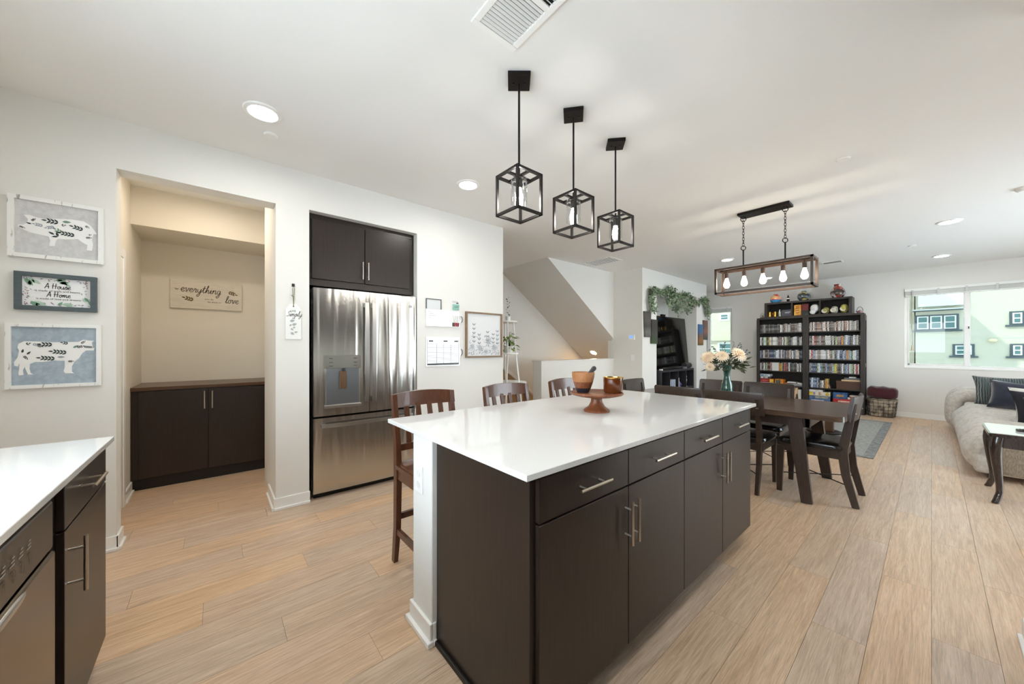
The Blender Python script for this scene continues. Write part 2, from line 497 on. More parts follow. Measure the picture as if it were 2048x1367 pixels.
# ---- floor of separate planks
floor = struct('floor', BX(-5.35, XR, YB, FY, -0.14, -0.008), SUBFL)
def plank_mesh(y0, y1):
    b = BX(-PW / 2 + 0.0006, PW / 2 - 0.0006, y0 + 0.0006, y1 - 0.0006, -0.008, 0.0)
    me = bpy.data.meshes.new('plank'); b.to_mesh(me); b.free(); me.materials.append(PLANK); return me
fwd = Vector((-sin(radians(49.89)), cos(radians(49.89)), 0)); rgt = Vector((cos(radians(49.89)), sin(radians(49.89)), 0))
cells = []
r0, r1 = math.floor(-5.35 / PW), math.floor(XR / PW)
for r in range(r0, r1 + 1):
    of = (r * 0.381966 - math.floor(r * 0.381966)) * PL
    k = math.floor((YB + of) / PL)
    while k * PL - of < FY:
        y0, y1 = max(k * PL - of, YB), min((k + 1) * PL - of, FY)
        xc = (r + 0.5) * PW
        if y1 - y0 > 0.01:
            p = Vector((xc, (y0 + y1) / 2, -CAMH)); d = p.dot(fwd); u = p.dot(rgt) / max(d, 0.01)
            vis = d > 0.25 and abs(u) < 1.75
            cells.append((not vis, d if vis else 99 + abs(d), xc, y0, y1))
        k += 1
cells.sort()
pm = {}
rest = nb()
for i, (nv, d, xc, y0, y1) in enumerate(cells):
    if i < 296:
        key = round(y1 - y0, 3)
        if key not in pm: pm[key] = plank_mesh(-key / 2, key / 2)
        o = bpy.data.objects.new('plank', pm[key]); COL.objects.link(o); o.parent = floor
        o.location = (xc, (y0 + y1) / 2, 0)
    else:
        box(rest, xc - PW / 2 + 0.0006, xc + PW / 2 - 0.0006, y0 + 0.0006, y1 - 0.0006, -0.008, 0.0)
o = O('plank_field', rest, PLANK, floor, kind='stuff')

# ---- ceiling
struct('ceiling', BX(-5.35, XR + 0.12, YB - 0.12, FY + 0.12, CE, CE + 0.15), CEIL)

# ---- wall with pantry opening and refrigerator alcove
b = nb(); WT = 0.15
for y0, y1, z0 in ((YB, -0.478, 0), (-0.478, 0.373, 2.432), (0.607, 1.568, 2.442), (1.568, 2.68, 0)):
    box(b, WX - WT, WX, y0, y1, z0, CE)
box(b, -4.15, WX, 0.373, 0.607, 0, CE)             # pier between the two openings
box(b, -4.15, WX - WT, 1.568, 1.70, 0, CE)         # side of the alcove
box(b, -4.27, -4.15, 0.49, 1.70, 0, CE)            # back of the alcove
struct('wall_left', b, WALL)
# pantry recess
b = nb()
box(b, -5.35, -5.22, -0.70, 0.62, 0, CE)           # back
box(b, -5.22, WX - WT, -0.69, -0.572, 0, CE)       # left side
box(b, -5.22, -4.15, 0.481, 0.60, 0, CE)           # right side
box(b, -5.22, -4.60, -0.572, 0.481, 2.395, CE)     # soffit over the cabinet
struct('wall_pantry', b, PANTRY)
# pantry side door with casing
d1 = T('door_1', 'white door with flat casing in the pantry side wall', 'door', (-3.95, -0.572, 0), kind='structure')
b = nb(); box(b, -4.28, -4.20, -0.572, -0.556, 0, 2.09, 0.002); box(b, -4.20, -3.52, -0.572, -0.5565, 2.01, 2.09, 0.002)
O('casing', b, TRIM, d1); O('door_panel', BX(-4.20, -3.52, -0.572, -0.562, 0.01, 2.01), PWHITE, d1)

# ---- wall behind camera with added kitchen window, right kitchen wall, wing wall
b = nb()
box(b, WX - WT, KW0, YB - 0.12, YB, 0, CE); box(b, KW1, 1.1, YB - 0.12, YB, 0, CE)
box(b, KW0, KW1, YB - 0.12, YB, 0, 1.08); box(b, KW0, KW1, YB - 0.12, YB, 2.3, CE)
struct('wall_back', b, WALL)
b = nb(); box(b, 0.98, 1.1, YB, 2.62, 0, CE); box(b, 0.27, 1.1, 2.45, 2.72, 0, CE)
struct('wall_kitchen', b, WALL)
b = nb(); box(b, 1.1, XR, 2.61, 2.73, 0, CE)
box(b, XR, XR + 0.12, 2.61, 4.6, 0, CE); box(b, XR, XR + 0.12, 8.2, FY, 0, CE); box(b, XR, XR + 0.12, 4.6, 8.2, 2.2, CE)
struct('wall_right', b, WALL)
# added glass slider in right wall (outside the picture, lights the living area)
d2 = T('added_door', 'added unseen patio door lighting the living room', 'door', (XR, 6.4, 0), kind='structure')
b = nb()
for y in (4.6, 6.36, 8.14): box(b, XR + 0.02, XR + 0.08, y, y + 0.06, 0.0, 2.2)
box(b, XR + 0.02, XR + 0.08, 4.6, 8.2, 0, 0.06); box(b, XR + 0.02, XR + 0.08, 4.6, 8.2, 2.14, 2.2)
O('door_frame', b, TRIM, d2)
for y0, y1 in ((4.66, 6.36), (6.42, 8.14)): O('pane', BX(XR + 0.045, XR + 0.051, y0, y1, 0.06, 2.14), GLASSC, d2)
w3 = T('added_window', 'added unseen window lighting the kitchen', 'window', (-0.85, YB, 1.08), kind='structure')  # unseen window, added to bring daylight into the kitchen
b = nb()
KM = (KW0 + KW1) / 2
for x in (KW0, KM - 0.025, KW1 - 0.05): box(b, x, x + 0.05, YB - 0.09, YB - 0.03, 1.08, 2.3)
box(b, KW0, KW1, YB - 0.09, YB - 0.03, 1.08, 1.13); box(b, KW0, KW1, YB - 0.09, YB - 0.03, 2.25, 2.3)
O('window_frame', b, TRIM, w3)
for x0, x1 in ((KW0 + 0.05, KM - 0.025), (KM + 0.025, KW1 - 0.05)): O('pane', BX(x0, x1, YB - 0.063, YB - 0.057, 1.13, 2.25), GLASSC, w3)

# ---- far wall with two windows
W1 = (-0.331, 1.105, 0.935, 2.385); W2 = (-3.765, -3.205, 1.10, 2.33)
b = nb()
y0, y1 = FY, FY + 0.12
box(b, -5.35, W2[0], y0, y1, 0, CE); box(b, W2[1], W1[0], y0, y1, 0, CE); box(b, W1[1], XR + 0.12, y0, y1, 0, CE)
for W in (W1, W2):
    box(b, W[0], W[1], y0, y1, 0, W[2]); box(b, W[0], W[1], y0, y1, W[3], CE)
struct('wall_far', b, WALL)
def window(name, W, mull, label):
    t = T(name, label, 'window', ((W[0] + W[1]) / 2, FY, W[2]), kind='structure')
    b = nb(); fy0, fy1 = FY + 0.03, FY + 0.09; f = 0.045
    box(b, W[0], W[0] + f, fy0, fy1, W[2], W[3], 0.003); box(b, W[1] - f, W[1], fy0, fy1, W[2], W[3], 0.003)
    box(b, W[0] + f, W[1] - f, fy0, fy1, W[2], W[2] + f, 0.003); box(b, W[0] + f, W[1] - f, fy0, fy1, W[3] - f, W[3], 0.003)
    O('window_frame', b, TRIM, t)
    xs = [W[0] + f] + ([] if mull is None else [mull]) + [W[1] - f]
    if mull is not None:
        m_ = O('mullion', BX(mull - 0.034, mull + 0.034, fy0 - 0.008, fy1, W[2] + f, W[3] - f, 0.003), TRIM, t)
        O('latch', BX(mull + 0.01, mull + 0.022, fy0 - 0.014, fy0 - 0.008, 1.62, 1.66), DARK, m_)
        # sliding sash stiles
        b = nb(); x0, x1 = W[0] + f, mull - 0.034
        box(b, x0, x0 + 0.02, fy0 - 0.004, fy0 + 0.02, W[2] + f, W[3] - f); box(b, x0, x1, fy0 - 0.004, fy0 + 0.02, W[2] + f, W[2] + f + 0.025)
        O('sash', b, TRIM, t)
    for a, c in zip(xs, xs[1:]):
        O('pane', BX(a + (0.034 if a == mull else 0), c - (0.034 if c == mull else 0), FY + 0.06, FY + 0.065, W[2] + f, W[3] - f), GLASS, t)
    O('window_sill', BX(W[0] + 0.001, W[1] - 0.001, FY - 0.012, FY + 0.03, W[2] - 0.02, W[2] + 0.004, 0.004), TRIM, t)
window('window_1', W1, 0.393, 'wide white framed sliding window above the sofa')
window('window_2', W2, None, 'narrow white window between media niche and bookcase')
# raised blinds
def blind(W, label, wand):
    t = T('window_blind', label, 'blind', ((W[0] + W[1]) / 2, FY + 0.0, W[3] - 0.14), group='raised window blinds')
    O('head_rail', BX(W[0] + 0.004, W[1] - 0.004, FY - 0.035, FY + 0.028, W[3] - 0.055, W[3] - 0.004, 0.003), PWHITE, t)
    b = nb()
    for k in range(9): box(b, W[0] + 0.015, W[1] - 0.015, FY - 0.026, FY + 0.024, W[3] - 0.063 - k * 0.0075, W[3] - 0.0585 - k * 0.0075)
    box(b, W[0] + 0.012, W[1] - 0.012, FY - 0.03, FY + 0.026, W[3] - 0.142, W[3] - 0.125, 0.002)
    O('slat_stack', b, PWHITE, t)
    n = 5 if wand else 2; cm2 = MATS.get('blind_clip') or M('blind_clip', (205, 205, 205), 0.5)
    for k in range(n):
        x = W[0] + 0.1 + (W[1] - W[0] - 0.2) * k / max(n - 1, 1)
        O('cord_clip', BX(x - 0.014, x + 0.014, FY - 0.038, FY - 0.027, W[3] - 0.13, W[3] - 0.03), cm2, t)
    if wand:
        O('tilt_wand', tube(nb(), [(W[0] + 0.095, FY - 0.045, W[3] - 0.06), (W[0] + 0.088, FY - 0.05, 1.63)], 0.004, 6), M('wand_clear', (150, 140, 125), 0.3), t)
        b = nb(); tube(b, [(W[0] + 0.10, FY - 0.035, W[3] - 0.1), (W[0] + 0.10, FY - 0.035, 1.35)], 0.0015, 5); lathe(b, [(0, 0.13), (0.006, 0.12), (0.02, 0), (0, 0)], (W[0] + 0.10, FY - 0.035, 1.24), 10)
        O('pull_cord', b, M('cord_cream', (205, 196, 170), 0.6), t)
blind(W1, 'white blind raised to the top of the wide window', True)
blind(W2, 'white blind raised to the top of the narrow window', False)

# ---- media niche wall block, stairwell
b = nb()
box(b, -4.00, WX - 0.01, 5.90, 6.412, 0, CE); box(b, -4.00, WX - 0.01, 8.181, 8.72, 0, CE)
box(b, -4.00, WX - 0.01, 6.412, 8.181, 2.42, CE); box(b, -4.12, -4.00, 5.95, 8.72, 0, CE)
struct('wall_niche', b, WALL)
b = nb()
box(b, -5.35, -5.19, 0.62, FY, 0, CE)              # back wall of stairwell
box(b, -5.19, -4.12, 7.0, 7.12, 0, CE)             # end
struct('wall_stair', b, WALL)
b = nb(); box(b, -4.15, -3.96, 3.94, 5.90, 0, 1.075)
struct('wall_half', b, WALL)
struct('trim_2', BX(-4.165, -3.945, 3.925, 5.90, 1.075, 1.087, 0.004), TRIM)
# sloped soffit under the upper flight
b = nb()
prism(b, [(4.08, CE), (7.0, CE - 0.70 * 2.92), (7.0, CE)], -5.19, -3.96, Matrix(((0, 0, 1, 0), (1, 0, 0, 0), (0, 1, 0, 0), (0, 0, 0, 1))))
# trim the part that would run into the niche block: soffit stays inside the stairwell bay
struct('wall_soffit', b, WALL)
# stair skirt on the back wall
SK = Matrix(((0, 0, 1, 0), (1, 0, 0, 0), (0, 1, 0, 0), (0, 0, 0, 1)))
struct('trim_1', prism(nb(), [(3.7, 1.22), (5.4, 0.0), (5.4, 0.075), (3.7, 1.295)], -5.19, -5.165, SK), TRIM)
struct('wall_stringer', prism(nb(), [(3.7, 0.0), (5.35, 0.0), (3.7, 1.22)], -5.19, -5.175, SK), M('stair_carpet', (176, 146, 104), 0.9))

# ---- baseboards
def baseb(name, segs):
    b = nb()
    for i, (x0, y0, x1, y1, nx, ny) in enumerate(segs):   # face line and outward normal
        for th, z1 in ((0.013 + 0.0005 * i, 0.095 + 0.0007 * i), (0.026 + 0.0005 * i, 0.022 + 0.0007 * i)):
            ax0, ax1 = min(x0, x1, x0 + nx * th, x1 + nx * th), max(x0, x1, x0 + nx * th, x1 + nx * th)
            ay0, ay1 = min(y0, y1, y0 + ny * th, y1 + ny * th), max(y0, y1, y0 + ny * th, y1 + ny * th)
            box(b, ax0, ax1, ay0, ay1, 0.0, z1, 0.004, 2)
    struct(name, b, TRIM, smooth=False)
baseb('baseboard_left', [(WX, YB, WX, -0.478 + 0.013, 1, 0), (WX - WT, -0.478, WX + 0.013, -0.478, 0, 1), (WX, 0.36, WX, 0.612, 1, 0), (WX - 0.4, 0.373, WX + 0.013, 0.373, 0, -1), (WX, 1.568, WX, 2.68, 1, 0), (WX - WT, 2.68, WX + 0.013, 2.68, 0, 1)])
baseb('baseboard_pantry', [(-4.60, -0.572, -4.28, -0.572, 0, 1), (-4.5, 0.481, -4.15, 0.481, 0, -1)])
baseb('baseboard_far', [(-5.19, FY, XR, FY, 0, -1)])
baseb('baseboard_niche', [(WX - 0.01, 5.9, WX - 0.01, 6.412, 1, 0), (WX - 0.01, 8.181, WX - 0.01, 8.72, 1, 0), (-3.96, 5.9, WX, 5.9, 0, -1)])
baseb('baseboard_half', [(-3.96, 3.94, -3.96, 5.9, 1, 0), (-4.15, 3.94, -3.95, 3.94, 0, -1)])
baseb('baseboard_wing', [(0.27, 2.45, 0.27, 2.733, -1, 0), (0.257, 2.72, 1.1, 2.72, 0, 1)])

# ================================================================== OUTSIDE
ST1 = speck('stucco_cream', (206, 202, 186), (198, 194, 178), 0.9, 30, 0.4, 0.6)
ST2 = speck('stucco_pale_green', (203, 203, 187), (196, 196, 180), 0.9, 30, 0.4, 0.6)
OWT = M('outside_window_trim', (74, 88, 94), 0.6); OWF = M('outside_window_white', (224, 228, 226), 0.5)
OGL = M('outside_glass', (78, 118, 120), 0.15)
KY = 40.0 / 18.5
def oz(z): return CAMH + (z - CAMH) * KY
GY = 40.0
bd = T('apartment_building', 'pale stucco apartment building seen through the windows', 'building', (0, GY + 4, -3.2))
O('wall', BX(-0.36 * KY, 16, GY, GY + 8, -3.2, 11), ST2, bd)
O('wall', BX(-30, -0.40 * KY, GY + 1.5, GY + 9, -3.2, oz(4.6)), ST1, bd)
O('shadow_caster_wing', BX(-12, -4.0, 29, GY + 1.4, 6.85, 11.86), ST1, bd)  # unseen wing, added and shaped to cast the diagonal shadow band
b = nb(); box(b, -0.44 * KY, 0.655 * KY, GY - 0.35, GY, oz(2.56), oz(2.60)); box(b, -0.30 * KY, 0.655 * KY, GY - 0.5, GY, oz(2.68), oz(3.1))
O('ledge', b, [OWF, OWT][0], bd)
O('ledge_underboard', BX(-0.44 * KY, 0.655 * KY, GY - 0.37, GY - 0.02, oz(2.535), oz(2.56)), OWT, bd)  # slate blue board along the underside of the ledge
O('wall_joint', BX(-0.3 * KY, 8, GY - 0.012, GY, oz(1.60), oz(1.608)), M('stucco_joint', (180, 192, 188), 0.9), bd)
def owin(x0, x1, z0, z1, sash=1, y=GY, trim=OWT, sill=True):
    x0, x1, z0, z1 = x0 * KY, x1 * KY, oz(z0), oz(z1)
    wdn = O('window', BX(x0, x1, y - 0.06, y, z0, z1), trim, bd)
    if sill: O('sill', BX(x0 - 0.15, x1 + 0.15, y - 0.16, y, z0 - 0.1, z0 + 0.02), trim, wdn)
    n = sash; wd = (x1 - x0 - 0.16) / n
    for k in range(n):
        a = x0 + 0.08 + k * wd + 0.04; c = a + wd - 0.08
        b = nb(); f = 0.07
        box(b, a, a + f, y - 0.1, y - 0.06, z0 + 0.1, z1 - 0.1); box(b, c - f, c, y - 0.1, y - 0.06, z0 + 0.1, z1 - 0.1)
        for zz in (z0 + 0.1, (z0 + z1) / 2 - f / 2, z1 - 0.1 - f): box(b, a + f, c - f, y - 0.1, y - 0.06, zz, zz + f)
        O('sash_frame', b, OWF, wdn)
        O('pane', BX(a + f, c - f, y - 0.08, y - 0.07, z0 + 0.1, z1 - 0.1), OGL, wdn)
owin(-0.38, 0.572, 1.885, 2.41, 3); owin(0.44, 0.88, 1.03, 1.42, 1); owin(1.52, 1.80, 1.985, 2.40, 1); owin(1.53, 1.80, 1.03, 1.42, 1)
owin(-6.79, -6.33, 2.731 - 0.1, 3.0, 1, GY + 1.5, OWF, False); owin(-6.86, -6.2, 0.95, 1.58, 1, GY + 1.5, OWF, False)
O('ledge', BX(-30, -5.5 * KY, GY + 1.1, GY + 1.5, oz(1.66), oz(1.80)), M('ledge_olive', (196, 196, 172), 0.8), bd)
O('wall_lamp', lathe(nb(), [(0, 0), (0.16, 0.03), (0.2, 0.12), (0.1, 0.22), (0, 0.24)], (1.22 * KY, GY - 0.12, oz(1.48)), 12), M('outdoor_lamp', (235, 225, 190), 0.5), bd, smooth=True)
O('vent_cover', BX(0.17 * KY, 0.215 * KY, GY - 0.05, GY, oz(1.53), oz(1.575)), M('vent_grey', (190, 198, 194), 0.6), bd)
struct('ground', BX(-70, 70, -60, 95, -3.4, -3.2), M('pale_concrete', (198, 196, 191), 0.9))
struct('added_sun_shade', BX(-3.6, 1.1, YB - 1.8, YB - 0.12, 2.5, 2.62), TRIM)  # unseen overhang, added to keep direct sun out of the kitchen

# ================================================================== CABINETRY
def pull(bm, p0, p1, out, r=0.0055, stand=0.033):
    """bar pull between p0 and p1 standing off along out"""
    p0, p1, out = Vector(p0), Vector(p1), Vector(out)
    a, c = p0 + out * stand, p1 + out * stand
    tube(bm, [a, c], r, 10)
    d = (p1 - p0)
    for t in (0.2, 0.8): tube(bm, [p0 + d * t, p0 + d * t + out * stand], r * 0.72, 8)
    return bm

# ---- island
isl = T('kitchen_island', 'dark espresso kitchen island cabinet with white end post', 'kitchen island', (-1.2, 1.74, 0))
IX = -0.797
b = nb(); box(b, -1.395, IX, 0.755, 2.735, 0.1, 0.893); O('carcass', b, ESP, isl)
b = nb(); box(b, -1.39, IX - 0.06, 0.77, 2.72, 0.0, 0.1); O('toe_kick', b, TOE, isl)
b = nb(); box(b, -1.39, IX - 0.0, 0.742, 0.756, 0.0, 0.895, 0.001); O('end_panel', b, ESP, isl)
O('base_shoe', box(nb(), -1.385, IX - 0.0, 0.728, 0.742, 0.0, 0.022, 0.004, 2), TOE, isl)
O('end_panel', BX(-1.39, IX, 2.735, 2.75, 0.1, 0.895, 0.001), ESP, isl)
ys = [0.763, 1.2625, 1.755, 2.246, 2.733]
for k in range(4):
    a, c = ys[k] + 0.002, ys[k + 1] - 0.002
    dr = O('drawer', BX(IX, IX + 0.019, a, c, 0.742, 0.882, 0.0015), ESP, isl)
    m = (a + c) / 2 + 0.002
    O('handle', pull(nb(), (IX + 0.019, m - 0.088, 0.811), (IX + 0.019, m + 0.088, 0.811), (1, 0, 0)), NICK, dr, smooth=True)
    do = O('door', BX(IX, IX + 0.019, a, c, 0.105, 0.735, 0.0015), ESP, isl)
    hy = c - 0.022 if k % 2 == 0 else a + 0.022
    O('handle', pull(nb(), (IX + 0.019, hy, 0.522), (IX + 0.019, hy, 0.692), (1, 0, 0)), NICK, do, smooth=True)
O('post', BX(-1.585, -1.396, 0.722, 2.75, 0.0, 0.895, 0.004, 2), WALL, isl, label='white textured end post and knee wall')
b = nb()
for th, z1 in ((0.013, 0.095), (0.028, 0.024)):
    box(b, -1.585 - th, -1.396 + th * 0.6, 0.722 - th, 0.7225, 0, z1, 0.004, 2); box(b, -1.585 - th, -1.585, 0.7235, 2.75, 0, z1, 0.004, 2)
    box(b, -1.3965, -1.396 + th * 0.6, 0.7235, 0.741, 0, z1, 0.003, 1)
O('post_baseboard', b, TRIM, isl)
op = O('outlet_plate', BX(-1.552, -1.480, 0.716, 0.722, 0.625, 0.75, 0.002), PWHITE, isl)
b = nb()
for z in (0.662, 0.713):
    disc(b, (-1.516, 0.7165, z), 0.017, -0.0025, 14, 'y')
O('socket', b, M('socket_white', (226, 226, 222), 0.4), op)
# counter top
b = nb(); box(b, -1.835, -0.758, 0.695, 2.78, 0.895, 0.915, 0.0015)
O('island_countertop', b, QUARTZ, label='white quartz countertop covering the kitchen island', cat='countertop')

# ---- peninsula with dishwasher
pen = T('base_cabinet', 'dark base cabinet with one drawer and door at left edge', 'cabinet', (-1.92, -0.65, 0))
PY = -0.36
b = nb(); box(b, -2.19, -1.66, -0.96, PY, 0.1, 0.893); O('carcass', b, ESP, pen)
O('toe_kick', BX(-2.17, -1.56, -0.96, PY - 0.06, 0, 0.1), TOE, pen)
dr = O('drawer', BX(-2.188, -1.665, PY, PY + 0.019, 0.742, 0.882, 0.0015), ESP, pen)
O('handle', pull(nb(), (-1.965, PY + 0.019, 0.826), (-1.795, PY + 0.019, 0.826), (0, 1, 0), stand=0.036), NICK, dr, smooth=True)
do = O('door', BX(-2.188, -1.665, PY, PY + 0.019, 0.105, 0.735, 0.0015), ESP, pen)
O('handle', pull(nb(), (-1.695, PY + 0.019, 0.535), (-1.695, PY + 0.019, 0.705), (0, 1, 0), stand=0.036), NICK, do, smooth=True)
O('filler', BX(-1.66, -1.552, PY - 0.02, PY + 0.0, 0.1, 0.89), TOE, pen)
dw = T('dishwasher', 'dark stainless dishwasher below the left counter', 'dishwasher', (-1.25, -0.65, 0))
O('tub', BX(-1.55, -0.95, -0.95, PY, 0.1, 0.892), TOE, dw)
dd = O('door', BX(-1.545, -0.955, PY, PY + 0.028, 0.11, 0.735, 0.006, 2), STEELD, dw)
b = nb(); box(b, -1.545, -0.955, PY, PY + 0.024, 0.742, 0.872, 0.006, 2); cp_ = O('control_panel', b, M('panel_steel', (92, 88, 86), 0.3, 1.0), dw)
FD = Face((-1.545, PY + 0.0245, 0.742), (1, 0, 0), (0, 0, 1))
FD.n = Vector((0, 1, 0))
b = nb()
for k in range(6):
    x = 0.16 + k * 0.045
    fpoly(b, FD, [(x, 0.055), (x + 0.018, 0.055), (x + 0.018, 0.058), (x, 0.058)]); fpoly(b, FD, [(x, 0.03), (x + 0.003, 0.03), (x + 0.003, 0.055), (x, 0.055)])
O('button_marks', b, BLACKGL, cp_)
b = nb()
for k in range(6):
    for j in range(3):
        x = 0.16 + k * 0.045; fpoly(b, FD, [(x, 0.07 + j * 0.008), (x + 0.024 - 0.006 * j, 0.07 + j * 0.008), (x + 0.024 - 0.006 * j, 0.073 + j * 0.008), (x, 0.073 + j * 0.008)])
O('legend', b, M('print_grey', (170, 170, 168), 0.5), cp_)
superell(b := nb(), (-1.25, PY + 0.026, 0.722), 0.10, 0.007, 0.011, 0.8, 0.8)
O('pocket_handle', b, STEELF, dd, smooth=True)
O('toe_panel', BX(-1.545, -0.955, -0.9, PY - 0.05, 0.0, 0.1), TOE, dw)
bc2 = T('base_cabinet', 'dark sink base cabinet run beyond the dishwasher', 'cabinet', (-0.2, -0.65, 0))
O('carcass', BX(-0.94, 0.97, -0.96, PY, 0.1, 0.893), ESP, bc2); O('toe_kick', BX(-0.94, 0.97, -0.96, PY - 0.06, 0, 0.1), TOE, bc2)
for k in range(4):
    O('door', BX(-0.935 + k * 0.33, -0.61 + k * 0.33, PY, PY + 0.019, 0.105, 0.88, 0.0015), ESP, bc2)
b = nb(); box(b, -2.218, 0.975, -0.985, -0.322, 0.895, 0.915, 0.0015)
O('sink_countertop', b, QUARTZ, label='white quartz counter above the dishwasher at left edge', cat='countertop')
# cabinets right of the camera (seen only in the steel's reflections)
rc = T('base_cabinet', 'dark base cabinet run on the stove wall', 'cabinet', (0.65, 1.3, 0))
O('carcass', BX(0.36, 0.97, 0.35, 2.44, 0.1, 0.893), ESP, rc); O('counter', BX(0.32, 0.975, 0.33, 2.445, 0.895, 0.915), QUARTZ, rc)
for k in range(4): O('door', BX(0.341, 0.36, 0.36 + k * 0.52, 0.87 + k * 0.52, 0.105, 0.88, 0.0015), ESP, rc)
uc = T('wall_cabinet', 'dark wall cabinets on the stove wall', 'cabinet', (0.8, 1.3, 1.42))
O('carcass', BX(0.65, 0.975, 0.35, 2.44, 1.42, 2.35), ESP, uc)
for k in range(4): O('door', BX(0.631, 0.65, 0.36 + k * 0.52, 0.87 + k * 0.52, 1.425, 2.345, 0.0015), ESP, uc)

# ---- pantry cabinet
pc = T('pantry_cabinet', 'dark two door cabinet built into the pantry recess', 'cabinet', (-4.9, -0.05, 0))
PX = -4.60
O('carcass', BX(-5.21, PX, -0.568, 0.477, 0.1, 0.898), ESP, pc)
O('toe_kick', BX(-5.2, PX - 0.02, -0.568, 0.477, 0, 0.1), TOE, pc)
O('cabinet_top', BX(-5.215, PX + 0.02, -0.57, 0.479, 0.898, 0.93, 0.002), ESPTOP, pc)
for a, c, hy in ((-0.52, -0.046, -0.072), (-0.040, 0.452, -0.014)):
    d_ = O('door', BX(PX, PX + 0.019, a, c, 0.11, 0.888, 0.0015), ESP, pc)
    O('handle', pull(nb(), (PX + 0.019, hy, 0.70), (PX + 0.019, hy, 0.87), (1, 0, 0), stand=0.03), NICK, d_, smooth=True)

# ---- cabinet above refrigerator
fc = T('wall_cabinet', 'dark two door cabinet recessed above the refrigerator', 'cabinet', (-3.75, 1.08, 1.83))
UX = -3.43
O('carcass', BX(-4.1, UX, 0.609, 1.566, 1.83, 2.44), ESP, fc)
O('valance', BX(UX, UX + 0.012, 0.609, 1.540, 1.825, 1.876), ESP, fc)
O('top_rail', BX(UX, UX + 0.01, 0.609, 1.540, 2.395, 2.44), ESP, fc)
for a, c, hy in ((0.638, 1.074, 1.052), (1.080, 1.512, 1.102)):
    d_ = O('door', BX(UX, UX + 0.02, a, c, 1.885, 2.392, 0.0015), ESP, fc)
    O('handle', pull(nb(), (UX + 0.02, hy, 1.92), (UX + 0.02, hy, 2.08), (1, 0, 0), stand=0.03), NICK, d_, smooth=True)

# ---- refrigerator
fr = T('refrigerator', 'stainless french door refrigerator with water dispenser', 'refrigerator', (-3.7, 1.1, 0))
RX = -3.335
O('cabinet_body', BX(-4.08, RX - 0.075, 0.632, 1.555, 0.025, 1.79), BLACKGL, fr)
O('base_grille', BX(-3.6, RX - 0.07, 0.65, 1.54, 0.0, 0.05), BLACKGL, fr)
def curved_door(y0, y1, z0, z1, bow=0.012, hole=None):
    b = nb(); n = 10
    yc = (0.632 + 1.555) / 2
    prof = []
    for i in range(n + 1):
        y = y0 + (y1 - y0) * i / n; t = (y - yc) / 0.4615
        prof.append((RX - bow * t * t, y))
    poly = [(RX - 0.07, y0)] + prof + [(RX - 0.07, y1)]
    prism(b, poly, z0, z1); return b
dl = O('door_left', curved_door(0.637, 1.0915, 0.705, 1.798), STEEL, fr, smooth=True, ang=0.5); dl.name = 'door'
dr_ = O('door_right', curved_door(1.0955, 1.552, 0.705, 1.798), STEEL, fr, smooth=True, ang=0.5); dr_.name = 'door.001'
fz = O('freezer_drawer', curved_door(0.637, 1.552, 0.055, 0.688), STEEL, fr, smooth=True, ang=0.5)
for dn in (dl, dr_): ORG[dn.name] = ORG[fr.name]
for y, d_ in ((1.062, dl), (1.125, dr_)):
    b = nb()
    bar(b, [(RX + 0.028, y, 0.80), (RX + 0.042, y, 0.95), (RX + 0.048, y, 1.25), (RX + 0.042, y, 1.55), (RX + 0.028, y, 1.70)], 0.034, 0.012, (0, 1, 0))
    box(b, RX - 0.002, RX + 0.034, y - 0.012, y + 0.012, 0.80, 0.84); box(b, RX - 0.002, RX + 0.034, y - 0.012, y + 0.012, 1.66, 1.70)
    O('handle', b, STEELF, d_, smooth=True, ang=0.5)
b = nb(); bar(b, [(RX + 0.028, 0.69, 0.625), (RX + 0.045, 0.85, 0.625), (RX + 0.05, 1.095, 0.625), (RX + 0.045, 1.34, 0.625), (RX + 0.028, 1.50, 0.625)], 0.034, 0.012, (0, 0, 1))
box(b, RX - 0.008, RX + 0.034, 0.69, 0.73, 0.613, 0.637); box(b, RX - 0.008, RX + 0.034, 1.46, 1.50, 0.613, 0.637)
O('handle', b, STEELF, fz, smooth=True, ang=0.5)
dp = O('dispenser_frame', box(box(box(nb(), RX - 0.006, RX + 0.008, 0.722, 1.008, 0.78, 0.80), RX - 0.006, RX + 0.008, 0.722, 0.732, 0.8, 1.11), RX - 0.006, RX + 0.008, 0.998, 1.008, 0.8, 1.11), STEELF, dl)
O('control_panel', BX(RX - 0.006, RX + 0.012, 0.718, 1.012, 1.11, 1.225, 0.002), M('disp_panel', (176, 174, 170), 0.18, 1.0), dp)
b = nb(); n = 12
ring0, ring1 = [], []
for i in range(n + 1):
    t = -1 + 2 * i / n; x = RX + 0.001 + 0.0 * t; y = 0.865 + 0.133 * t; dx = 0.010 * (1 - t * t)
    ring0.append(b.verts.new((x + 0.0045 - dx * 0.4, y, 0.80))); ring1.append(b.verts.new((x + 0.0045 - dx * 0.4, y, 1.11)))
for i in range(n): b.faces.new((ring0[i], ring0[i + 1], ring1[i + 1], ring1[i]))
O('dispenser_recess', b, M('recess_steel', (140, 143, 148), 0.36, 0.95), dp, smooth=True)
O('paddle', BX(RX + 0.004, RX + 0.016, 0.836, 0.892, 0.93, 1.085, 0.003), M('paddle_bronze', (150, 120, 98), 0.3, 0.9), dp)
O('nozzle', tube(nb(), [(RX + 0.014, 0.872, 1.112), (RX + 0.014, 0.872, 1.085)], 0.009, 10), DARK, dp)
O('drip_tray', BX(RX - 0.004, RX + 0.03, 0.715, 1.015, 0.770, 0.797, 0.003), STEELF, dp)
FRF = Face((RX + 0.002, 0.718, 1.11), (0, 1, 0), (0, 0, 1))
b = nb()
